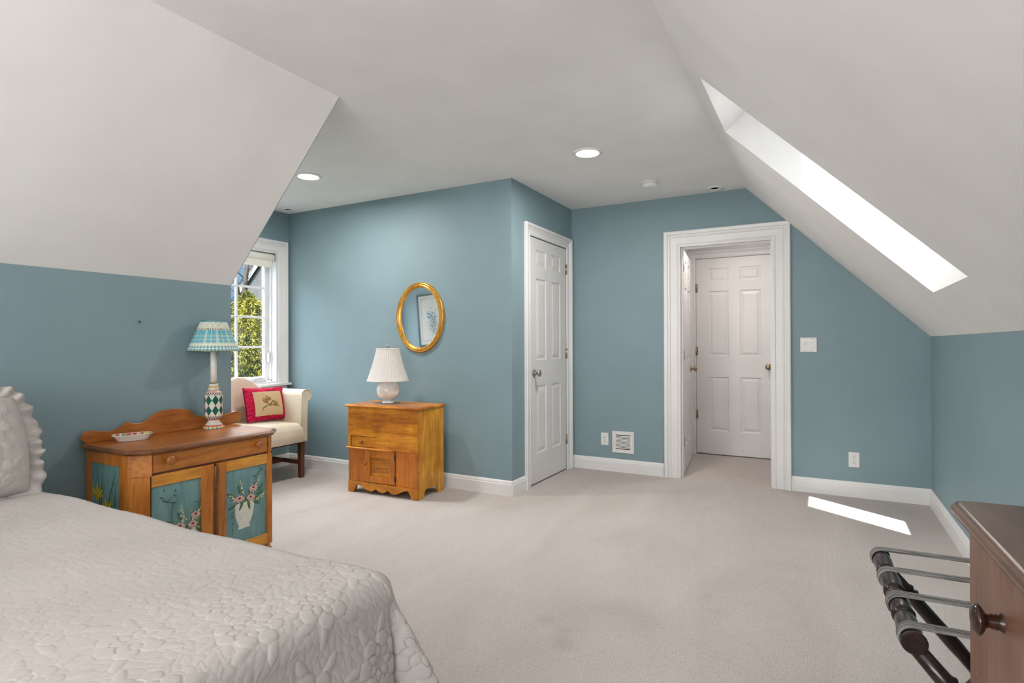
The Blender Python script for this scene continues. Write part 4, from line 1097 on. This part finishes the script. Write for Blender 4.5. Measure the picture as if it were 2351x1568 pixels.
def bedspread():
    XH, XFt, YF, YN, ZT = -3.00, -.93, 1.10, -.40, .60
    D = .50; du = .002
    LU = (XFt-XH)+D; LV = (YF-YN)+2*D
    nu, nv = int(LU/du), int(LV/du); R = np.random.default_rng(12)
    sites = []
    for i, u in enumerate(np.arange(.1, LU, .175)):
        for j, v in enumerate(np.arange(.05, LV, .185)):
            sites.append((u+R.uniform(-.03, .03), v+(.092 if i % 2 else 0)+R.uniform(-.03, .03), R.uniform(.66, .80)))
    Hq = quilt_height(nu, nv, du, 3, sites)
    uf = XFt-XH; vf = YF-YN
    # finer cloth grid towards the foot corner, where the embossing is close to the eye
    iu = np.concatenate([np.arange(0, int((uf-.6)/du), 3), np.arange(int((uf-.6)/du), nu)]); iv = np.concatenate([np.arange(0, int((.75+D)/du), 3), np.arange(int((.75+D)/du), nv)])
    Hq = Hq[np.ix_(iu, iv)]; nu, nv = len(iu), len(iv)
    U, V = np.meshgrid(iu*du, iv*du-D, indexing='ij')
    rr = .055           # roll radius at the mattress edge
    def roll(d):     # d = distance past the edge start -> (outward, drop)
        q = np.clip(d+rr*pi/4, 0, None); th = np.clip(q/rr, 0, pi/2); out = rr*np.sin(th); drop = rr*(1-np.cos(th))+np.clip(q-rr*pi/2, 0, None)
        return out-rr*.70, drop
    a = U-uf; b1 = V-vf; b0 = -V
    ax = np.clip(a+rr*pi/4, 0, None); by1 = np.clip(b1+rr*pi/4, 0, None); by0 = np.clip(b0+rr*pi/4, 0, None)
    by = np.maximum(by1, by0); sg = np.where(by1 >= by0, 1, -1)
    s = np.hypot(ax, by); phi = np.arctan2(by, ax+1e-9)
    th = np.clip(s/rr, 0, pi/2); out = rr*np.sin(th); drop = rr*(1-np.cos(th))+np.clip(s-rr*pi/2, 0, None)
    hang = np.clip(s-rr*pi/2, 0, None)
    corner = np.sin(2*phi)
    lobes = .42*np.exp(-((phi-.50)/.19)**2)+.36*np.exp(-((phi-1.22)/.26)**2)-.13*np.exp(-((phi-.13)/.12)**2)-.10*np.exp(-((phi-.86)/.10)**2)
    # soft folds along the straight falls
    Yp = V; Xp = U
    wave = np.where(by > ax, np.sin(Xp*11+1.3)*.028+np.sin(Xp*23)*.01, np.sin(Yp*9.5+.6)*.030+np.sin(Yp*19+2)*.014)
    k = np.clip(1-corner*2.5, 0, 1)
    flare = (.10+lobes)*hang*(1)+wave*np.clip(hang/.35, 0, 1)*k
    out = out+flare; 
    drop = np.where(hang > 0, rr+np.sqrt(np.clip(hang**2-(.6*flare)**2, 0, None)), drop)
    dx = np.cos(phi)*out; dy = np.sin(phi)*out
    X = XH+np.minimum(U, uf-rr*pi/4)+np.where(ax > 0, 1, 0)*0; 
    X = np.where(ax > 0, XH+uf-rr*pi/4+dx, XH+U); Y = np.where(by > 0, np.where(sg > 0, YN+vf-rr*pi/4+dy, YN+rr*pi/4-dy), YN+V)
    X = np.where((ax <= 0), XH+U, X)
    Z = ZT-drop
    # gentle undulation of the top
    Z += np.where(drop <= 0.001, 1, np.exp(-drop*20))*(.004*np.sin(U*5+V*3)+.003*np.sin(U*13-V*8))
    Z = np.maximum(Z, .05+0*Z)
    # displace along normal
    dXu, dYu, dZu = [np.gradient(q_, axis=0) for q_ in (X, Y, Z)]; dXv, dYv, dZv = [np.gradient(q_, axis=1) for q_ in (X, Y, Z)]
    nx, ny, nz = dYu*dZv-dZu*dYv, dZu*dXv-dXu*dZv, dXu*dYv-dYu*dXv; nn = np.sqrt(nx**2+ny**2+nz**2)+1e-12
    nx, ny, nz = nx/nn, ny/nn, nz/nn
    Hq = Hq*(.22+.34*np.clip((U-uf+.42)/.35, 0, 1)+.35*np.clip(drop/.08, 0, 1)); X2, Y2, Z2 = X+nx*Hq, Y+ny*Hq, Z+nz*Hq
    me = bpy.data.meshes.new('bedspread'); co = np.stack([X2.ravel(), Y2.ravel(), Z2.ravel()], 1).astype('f')
    idx = np.arange(nu*nv).reshape(nu, nv); q_ = np.stack([idx[:-1, :-1], idx[1:, :-1], idx[1:, 1:], idx[:-1, 1:]], -1).reshape(-1, 4)
    me.vertices.add(len(co)); me.vertices.foreach_set('co', co.ravel()); me.loops.add(q_.size); me.loops.foreach_set('vertex_index', q_.ravel().astype('i'))
    me.polygons.add(len(q_)); me.polygons.foreach_set('loop_start', (np.arange(len(q_))*4).astype('i')); me.polygons.foreach_set('loop_total', np.full(len(q_), 4, 'i'))
    me.polygons.foreach_set('use_smooth', np.ones(len(q_), bool)); me.materials.append(M['quilt']); me.update(calc_edges=True)
    o = bpy.data.objects.new('bedspread', me); C.objects.link(o)
    tag(o, 'ivory quilted floral bedspread draped over the bed at lower left', 'bedspread')
    # ruffled border along the free edges
    edge = [(X[i, -1], Y[i, -1], Z[i, -1], nx[i, -1], ny[i, -1]) for i in range(0, nu, 3)]+[(X[-1, j], Y[-1, j], Z[-1, j], nx[-1, j], ny[-1, j]) for j in range(nv-1, 0, -4)]
    vs = []; n = len(edge)
    for i, (x, y, z, a_, b_) in enumerate(edge):
        ru = sin(i*1.15)+.5*sin(i*.47); l = sqrt(a_*a_+b_*b_)+1e-6
        for k_ in range(4):
            q = k_/3; vs.append((x+a_/l*(.004+.012*ru*q+.018*q), y+b_/l*(.004+.012*ru*q+.018*q), max(.004, z-.045*q)))
    fs = [(i*4+k_, (i+1)*4+k_, (i+1)*4+k_+1, i*4+k_+1) for i in range(n-1) for k_ in range(3)]
    MB().add(vs, fs, 0, True).build('ruffle', 'quilt', o)
bedspread()
def bed():
    t = thing('bed', 'double bed hidden under the ivory quilted bedspread', 'bed', (-1.98, .35, 0))
    w_, h_ = 1.0, .70
    MB().box(-w_, w_, -h_, h_, .34, .578).build('mattress', plain('white_ticking', (.7, .7, .68), .9), t, .04, 4)
    MB().box(-w_, w_, -h_, h_, .14, .335).build('box_spring', plain('white_ticking_base', (.65, .65, .62), .9), t, .02, 3)
    for sx_ in (-1, 1):
        for sy_ in (-1, 1): MB().box(sx_*.9-.03, sx_*.9+.03, sy_*.6-.03, sy_*.6+.03, 0, .14).build('leg', 'legw', t)
bed()
def sham(loc, label, lean, w_=.66, h_=.40, seed=4, rz=0):
    du = .0042; nu, nv = int(w_/du), int(h_/du); R = np.random.default_rng(seed)
    sites = [(x+R.uniform(-.02, .02), y+R.uniform(-.02, .02), .8) for x in np.arange(.08, w_, .21) for y in np.arange(.07, h_, .19)]
    Hq = quilt_height(nu, nv, du, seed, sites, .0065)
    U, V = np.meshgrid(np.linspace(-1, 1, nu), np.linspace(-1, 1, nv), indexing='ij')
    env = ((1-np.abs(U)**3)*(1-np.abs(V)**3))
    th = .105*env**.5; pl = .006*np.sin(U*40+V*9)*np.exp(-((1-np.abs(U))/.12))+.006*np.sin(V*34)*np.exp(-((1-np.abs(U))/.15))
    X = U*w_/2*np.sqrt(1-.12*V**2); Y = V*h_/2*np.sqrt(1-.12*U**2)
    mb = MB().grid(X, Y, th+Hq*env**.3+pl*env).grid(X, Y, -th)
    t = mb.build('pillow_sham', 'quilt', None)
    # ruffle around the rim
    pts = []
    per = 2*(w_+h_); n = 420
    def rim(q):
        q = (q % 1)*per
        if q < w_: return (-w_/2+q, -h_/2, 0, -1)
        q -= w_
        if q < h_: return (w_/2, -h_/2+q, 1, 0)
        q -= h_
        if q < w_: return (w_/2-q, h_/2, 0, 1)
        q -= w_; return (-w_/2, h_/2-q, -1, 0)
    vs = []; rows = 5; ph = 0; R = random.Random(seed)
    for i in range(n):
        x, y, a, b = rim(i/n)
        # round the corner direction
        cxn, cyn = x/(w_/2), y/(h_/2); e = 3; a = math.copysign(abs(cxn)**e, cxn); b = math.copysign(abs(cyn)**e, cyn); l = sqrt(a*a+b*b); a /= l; b /= l
        ph += .5+.35*R.random(); amp = .012+.006*sin(i*.13)
        x, y = x*sqrt(1-.12*cyn*cyn), y*sqrt(1-.12*cxn*cxn)
        for k in range(rows):
            q = k/(rows-1); rad = .052*(1-.10*sin(ph*.5)+.18*sin(i*.11)); kx = x*(1-.0) ; 
            vs.append((x*.985+a*rad*q, y*.985+b*rad*q, amp*q**.8*sin(ph)+.022*q*sin(i*.09)))
    fs = [(i*rows+k, ((i+1) % n)*rows+k, ((i+1) % n)*rows+k+1, i*rows+k+1) for i in range(n) for k in range(rows-1)]
    MB().add(vs, fs, 0, True).build('ruffle', 'quilt', t).modifiers.new('s', 'SOLIDIFY').thickness = .0015
    ex = Vector((0, 1, 0)); ey = Vector((-sin(lean), 0, cos(lean))); ez = ex.cross(ey)
    Mx = Matrix((ex, ey, ez)).transposed(); Mx = (Matrix.Rotation(rz, 3, 'Z') @ Mx).to_4x4(); Mx.translation = loc; t.matrix_world = Mx
    tag(t, label, 'pillow')
sham((-2.72, .715, .785), 'ruffled ivory quilted pillow sham standing at the head of the bed', radians(20))

# ------------------------------------------------------------------ luggage rack
M['rackw'] = wood('black_brown_rack', (.012, .007, .006), (.022, .012, .010), (.035, .02, .016), 'y', .22, 1, .02)
def strapmat():
    m, t, b = mat('grey_striped_webbing'); n = noise(t, coords(t, (.03, 1, .03)), 330, 1); n2 = noise(t, coords(t), 500, 2)
    t.links.new(ramp(t, n, [(.40, (.085, .08, .075)), (.52, (.26, .25, .235))]), b.inputs['Base Color']); b.inputs['Roughness'].default_value = .9
    bump(t, b, n2, .3, .001); return m
M['strap'] = strapmat()
def bamboo(n, r, ring):
    pr = [(0, r*.8), (.004, r*1.05)]
    for k in range(n):
        a, b = k/n, (k+1)/n; L = b-a
        pr += [(a+.02*L, r*.86), (a+.15*L, r*.95), (a+.5*L, r*1.08), (a+.85*L, r*.95), (a+.93*L, r*.82), (a+.955*L, r*1.1), (a+.985*L, r*1.1), (b, r*.82)]
    return pr
def rack():
    t = thing('luggage_rack', 'dark folding luggage rack with grey straps beside the brown chest', 'luggage rack', (.380, 1.83, 0), radians(2))
    zr = .497; xl, xr = -.215, .215; y0, y1 = -.280, .305
    for x in (xl, xr):
        MB().turned((x, y0, zr), (x, y1, zr), bamboo(4, .0235, 0), 20).build('top_rail', 'rackw', t)
    for s in (-1, 1):
        y = s*(.26 if True else 0)
        MB().turned((xl, s*.268, zr-.01), (xr-.03, s*.268, .014), [(0, .017), (.14, .019), (.155, .024), (.17, .018), (.185, .025), (.20, .019), (.45, .021), (.5, .019), (.68, .021), (.70, .026), (.72, .019), (.735, .025), (.75, .018), (.97, .015), (1, .014)], 16).build('leg', 'rackw', t)
        MB().turned((xr, s*.226, zr-.01), (xl+.10, s*.226, .014), [(0, .017), (.14, .019), (.155, .024), (.17, .018), (.185, .025), (.20, .019), (.45, .021), (.5, .019), (.68, .021), (.70, .026), (.72, .019), (.735, .025), (.75, .018), (.97, .015), (1, .014)], 16).build('leg', 'rackw', t)
    MB().turned((-.04, -.226, .14), (-.04, .226, .14), bamboo(3, .012, 0), 14).build('stretcher', 'rackw', t)
    MB().turned((.105, -.268, .13), (.105, .268, .13), bamboo(3, .012, 0), 14).build('stretcher', 'rackw', t)
    MB().lathe([(.0245, -.003), (.0265, 0), (.0265, .004), (.0, .004)], (xl, y0-.004, zr), 24, 0, 'y').build('end_cap', 'rackw', t)
    for y in (-.250, -.070, .110, .285):
        pts = []; r = .027
        for k in range(9): a = radians(250)-k*radians(160)/8; pts.append((xl+r*cos(a), zr+r*sin(a)))
        for k in range(9): a = radians(90)-k*radians(160)/8; pts.append((xr+r*cos(a), zr+r*sin(a)))
        n = len(pts); w_ = .0195; mb = MB(); vs = []
        cs = [(-w_, 0), (-w_*.62, .0022), (-w_*.3, .0006), (0, .0024), (w_*.3, .0006), (w_*.62, .0022), (w_, 0)]
        for (x, z) in pts:
            i = pts.index((x, z)); a, b = pts[max(0, i-1)], pts[min(n-1, i+1)]; d = Vector((b[0]-a[0], 0, b[1]-a[1])).normalized(); nn = Vector((-d.z, 0, d.x))
            for (q, h_) in cs: vs.append((x+nn.x*h_, y+q, z+nn.z*h_))
        m_ = len(cs)
        mb.add(vs, [(i*m_+k, (i+1)*m_+k, (i+1)*m_+k+1, i*m_+k+1) for i in range(n-1) for k in range(m_-1)], 0, True)
        o = mb.build('strap', 'strap', t); o.modifiers.new('s', 'SOLIDIFY').thickness = .0025
rack()

# ------------------------------------------------------------------ brown chest at the right edge
M['mahog'] = wood('worn_brown_top', (.075, .034, .018), (.125, .058, .031), (.18, .085, .046), 'y', .25, .8, .15, .5)
M['mahogf'] = wood('worn_brown_front', (.16, .07, .042), (.22, .10, .062), (.28, .135, .085), 'z', .38, .8, .1, .4)
M['knobd'] = plain('dark_knob', (.035, .014, .008), .2)
def right_chest():
    t = thing('low_chest', 'worn dark brown wooden chest with a turned knob at lower right', 'chest of drawers', (.249, 1.405, 0), radians(1.5))
    # local: y runs -W..0 (towards camera), x runs 0..D (to the wall)
    W_, D_, Z_ = .86, .385, .85
    MB().box(.006, D_, -.02, 0, 0, Z_-.028).build('side_panel', 'mahogf', t, .002)
    MB().box(.006, D_, -W_, -W_+.02, 0, Z_-.028).build('side_panel', 'mahogf', t, .002)
    MB().box(D_-.012, D_, -W_+.02, -.02, .04, Z_-.028).build('back_panel', 'mahogf', t)
    MB().box(0, .02, -.05, 0, 0, Z_-.028).build('stile', 'mahogf', t, .002)
    MB().box(0, .02, -W_, -W_+.05, 0, Z_-.028).build('stile', 'mahogf', t, .002)
    MB().box(0, .02, -W_+.05, -.05, .0, .08).build('bottom_rail', 'mahogf', t, .002)
    z = .085
    for h in (.22, .235, .265):
        d = MB().box(-.004, .018, -W_+.053, -.053, z, z+h-.006).build('drawer', 'mahogf', t, .004)
        for y in (-.224, -W_+.224): 
            zc = z+h/2
            if h > .26: zc = .712
            MB().lathe([(.0, .004), (.017, .004), (.016, -.004), (.011, -.009), (.0125, -.012), (.011, -.015), (.012, -.018), (.010, -.022), (.012, -.026), (.020, -.030), (.0245, -.034), (.0245, -.038), (.018, -.043), (0, -.046)], (0, y, zc), 28, 0, 'x').build('knob', 'knobd', d)
        z += h
    MB().box(.001, .019, -W_+.05, -.05, z, Z_-.028).build('top_rail', 'mahogf', t, .002)
    tp = MB(); lv = [(.008, Z_-.030), (.022, Z_-.028), (.030, Z_-.020), (.030, Z_-.010), (.024, Z_-.002), (.016, Z_)]
    vs = []; n = None
    def outl(e):
        r = .035; pts = []
        for k in range(7):
            a = pi/2+pi/2*k/6; pts.append((-e+r+r*cos(a), e-r+r*sin(a)))
        for k in range(7):
            a = pi+pi/2*k/6; pts.append((-e+r+r*cos(a), -W_-e+r+r*sin(a)))
        return pts+[(D_+.0, -W_-e), (D_+.0, e)]
    for (e, z) in lv: o_ = outl(e); n = len(o_); vs += [(a, b, z) for a, b in o_]
    fs = [tuple(range(n)), tuple((len(lv)-1)*n+k for k in range(n))]
    tp.add(vs, fs)
    for i in range(len(lv)-1):
        for k in range(n): tp.f.append([i*n+k, i*n+(k+1) % n, (i+1)*n+(k+1) % n, (i+1)*n+k]); tp.m.append(0); tp.s.append(k < n-3)
    tp.build('top', 'mahog', t)
right_chest()

# ------------------------------------------------------------------ outdoors beyond the dormer window
struct(MB().box(-40, -5.6, -20, 40, -3.2, -3.0), 'ground_outside', plain('lawn', (.07, .075, .05), .9))
def leafmat(name, c1, c2, c3):
    m, t, b = mat(name); n = noise(t, coords(t), 3.5, 4); n2 = noise(t, coords(t), 40, 2)
    a = ramp(t, n, [(.3, c1), (.5, c2), (.7, c3)]); t.links.new(a, b.inputs['Base Color']); b.inputs['Roughness'].default_value = .6
    return m
M['leaf'] = leafmat('yellow_green_foliage', (.05, .06, .002), (.17, .165, .003), (.30, .27, .004))
M['bark'] = wood('grey_bark', (.03, .025, .022), (.07, .06, .055), (.14, .125, .11), 'z', .9, 1, .5)
def evergreen(x, y, z0, h, r, label, seed, n=8000, k=1.0):
    t = thing('evergreen_tree', label, 'tree', (x, y, z0), 0, 'evergreens outside the window')
    R = np.random.default_rng(seed)
    MB().turned((0, 0, 0), (0, 0, h*.9), [(0, .12), (1, .02)], 10).build('trunk', 'bark', t)
    u = R.random(n)**.8; z = h*(.02+.97*u); ang = R.random(n)*2*pi
    rad = r*(1-u**1.7)**.7*(.60+.40*R.random(n)**.5)*(1+.16*np.sin(ang*5+z*4)+.10*np.sin(ang*11-z*7))
    P = np.stack([rad*np.cos(ang), rad*np.sin(ang), z], 1)
    vs = []; fs = []
    for i in range(n):
        c = P[i]; o = np.array([math.cos(ang[i]), math.sin(ang[i]), .45])*.75+R.normal(size=3)*.6; o /= np.linalg.norm(o)
        s = np.cross(o, R.normal(size=3)); s /= np.linalg.norm(s); L = (.09+.07*R.random())*k; w_ = (.012+.010*R.random())*k
        q_ = len(vs); vs += [tuple(c-o*L*.4), tuple(c+s*w_), tuple(c+o*L*.6-np.array((0, 0, .03))), tuple(c-s*w_)]; fs.append((q_, q_+1, q_+2, q_+3))
        o2 = o+s*.8; o2 /= np.linalg.norm(o2); q_ = len(vs); vs += [tuple(c), tuple(c+o2*L*.4+s*w_*.4), tuple(c+o2*L*.6), tuple(c+o2*L*.35-o*w_)]; fs.append((q_, q_+1, q_+2, q_+3))
    MB().add(vs, fs, 0).build('foliage', 'leaf', t)
    # dense inner crown so the tree is not see-through
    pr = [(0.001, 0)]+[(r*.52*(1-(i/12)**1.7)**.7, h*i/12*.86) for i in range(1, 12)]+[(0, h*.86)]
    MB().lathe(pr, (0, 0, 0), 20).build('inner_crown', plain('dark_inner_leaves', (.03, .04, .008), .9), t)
evergreen(-8.3, 6.15, -3.0, 5.1, 1.3, 'yellow-green evergreen nearest the dormer window, right of the muntin', 2, 34000, .58)
evergreen(-9.4, 3.2, -3.0, 4.6, 1.15, 'yellow-green evergreen beyond the dormer window, left of the nearest one', 3)
evergreen(-10.8, 8.5, -3.0, 4.85, 1.2, 'yellow-green evergreen farther right and behind the others', 5)
def bare_tree():
    t = thing('bare_tree', 'bare grey tree trunk standing between the evergreens and the neighbour house', 'tree', (-13.0, 9.42, -3.0))
    mb = MB().tube([(0, 0, 0), (.05, .02, 2.5), (-.02, .05, 4.6), (.08, .12, 6.0), (.1, .3, 7.6)], [.10, .085, .075, .06, .03], 12)
    mb.tube([(-.02, .05, 5.0), (.0, -.10, 5.8), (.1, -.35, 6.8)], [.05, .04, .015], 8)
    for q in range(9):
        z = 4.7+q*.3; a = q*2.1; mb.tube([(.03, .06, z), (.3*cos(a), .06-.25*abs(sin(a)), z+.3), (.5*cos(a), .06-.5*abs(sin(a)), z+.7)], [.014, .009, .003], 6)
    mb.build('trunk', 'bark', t)
bare_tree()
def shingle(name, c1, c2, scale=3.5):
    m, t, b = mat(name); br = N(t, 'ShaderNodeTexBrick'); v = coords(t, (1, 1, 1), (0, 0, 0))
    # rows run horizontally: use y (or x) and z
    sp = N(t, 'ShaderNodeSeparateXYZ'); cb = N(t, 'ShaderNodeCombineXYZ'); t.links.new(v, sp.inputs[0]); t.links.new(sp.outputs[1], cb.inputs[0]); t.links.new(sp.outputs[2], cb.inputs[1])
    t.links.new(cb.outputs[0], br.inputs['Vector']); br.inputs['Scale'].default_value = scale; br.inputs['Color1'].default_value = (*c1, 1); br.inputs['Color2'].default_value = (*c2, 1)
    br.inputs['Mortar'].default_value = (*[x*.4 for x in c1], 1); br.inputs['Mortar Size'].default_value = .03; br.inputs['Row Height'].default_value = .5; br.inputs['Brick Width'].default_value = .7
    t.links.new(br.outputs['Color'], b.inputs['Base Color']); b.inputs['Roughness'].default_value = .85; return m
def houses():
    a = -.627
    # grey shingled gable facing the room; local origin at its near eave corner
    t = thing('neighbour_house', 'grey shingled gable house with white rake trim outside the dormer window', 'house', (-15.5, 11.25, -3), a)
    hf = 2.6; ez = 5.78; zr = ez+1.7*hf; sl = 1.7
    MB().prism([(.1, 0), (2*hf-.1, 0), (2*hf-.1, ez), (hf, zr), (.1, ez)], 'x', -6, 0).build('gable_wall', shingle('grey_shingles', (.13, .135, .15), (.16, .165, .18), 9), t)
    for s in (-1, 1):
        e = hf+s*(hf+.12)
        MB().prism([(e, ez-.22), (e, ez+.02), (hf, zr+.24), (hf, zr-.02)], 'x', .0, .05).build('rake_board', 'trim', t)
        MB().prism([(e, ez+.02), (e, ez+.13), (hf, zr+.36), (hf, zr+.24)], 'x', -6, .07).build('roof_slope', shingle('slate_roof', (.02, .035, .06), (.035, .055, .09)), t)
    MB().box(0, .1, 0, 2*hf, 3.9, 4.1).build('belt_board', 'trim', t)
    wn = MB().box(0, .06, 1.7, 3.1, 1.6, 3.3); w_ = wn.build('window_trim', 'trim', t); MB().box(.055, .065, 1.8, 3.0, 1.7, 3.2).build('pane', plain('dark_pane', (.02, .03, .05), .1), w_)
    # second house: broad blue-grey roof
    t = thing('neighbour_house', 'house with a broad blue slate roof behind the bare tree', 'house', (-22.5, 16.4, -3), a)
    MB().box(-7.5, -.5, -6, 7, 0, 4.3).build('wall', shingle('pale_clapboard', (.15, .16, .18), (.18, .19, .2)), t)
    MB().prism([(0, 4.2), (-4, 11.0), (-8, 4.2)], 'y', -6.4, 7.4).build('roof_slope', shingle('blue_slate_roof', (.012, .040, .075), (.018, .055, .095), 9), t)
    MB().prism([(-.5, 6.2), (1.1, 6.2), (.3, 7.3)], 'x', -2.6, -.9).build('dormer', shingle('dormer_slate', (.02, .08, .17), (.03, .10, .2), 9), t)
houses()
# street-side hall lamp
def hall_light():
    t = thing('hall_ceiling_light', 'small round ceiling light in the hall beyond the doorway', 'ceiling light', (-.72, 5.42, 2.3))
    MB().lathe([(0, -.05), (.06, -.047), (.10, -.035), (.12, -.015), (.12, -.01), (0, -.01)], (0, 0, 0), 32).build('diffuser', emit('hall_diffuser', (1, .9, .82), 3), t)
    MB().lathe([(0, -.01), (.13, -.01), (.13, 0), (0, 0)], (0, 0, 0), 32).build('base', 'trim', t)
    d = bpy.data.lights.new('hall_lamp', 'AREA'); d.shape = 'DISK'; d.size = .2; d.energy = 5.5; d.color = (1, .91, .86)
    o = bpy.data.objects.new('hall_lamp', d); C.objects.link(o); o.parent = t; o.location = (0, 0, -.052)
hall_light()
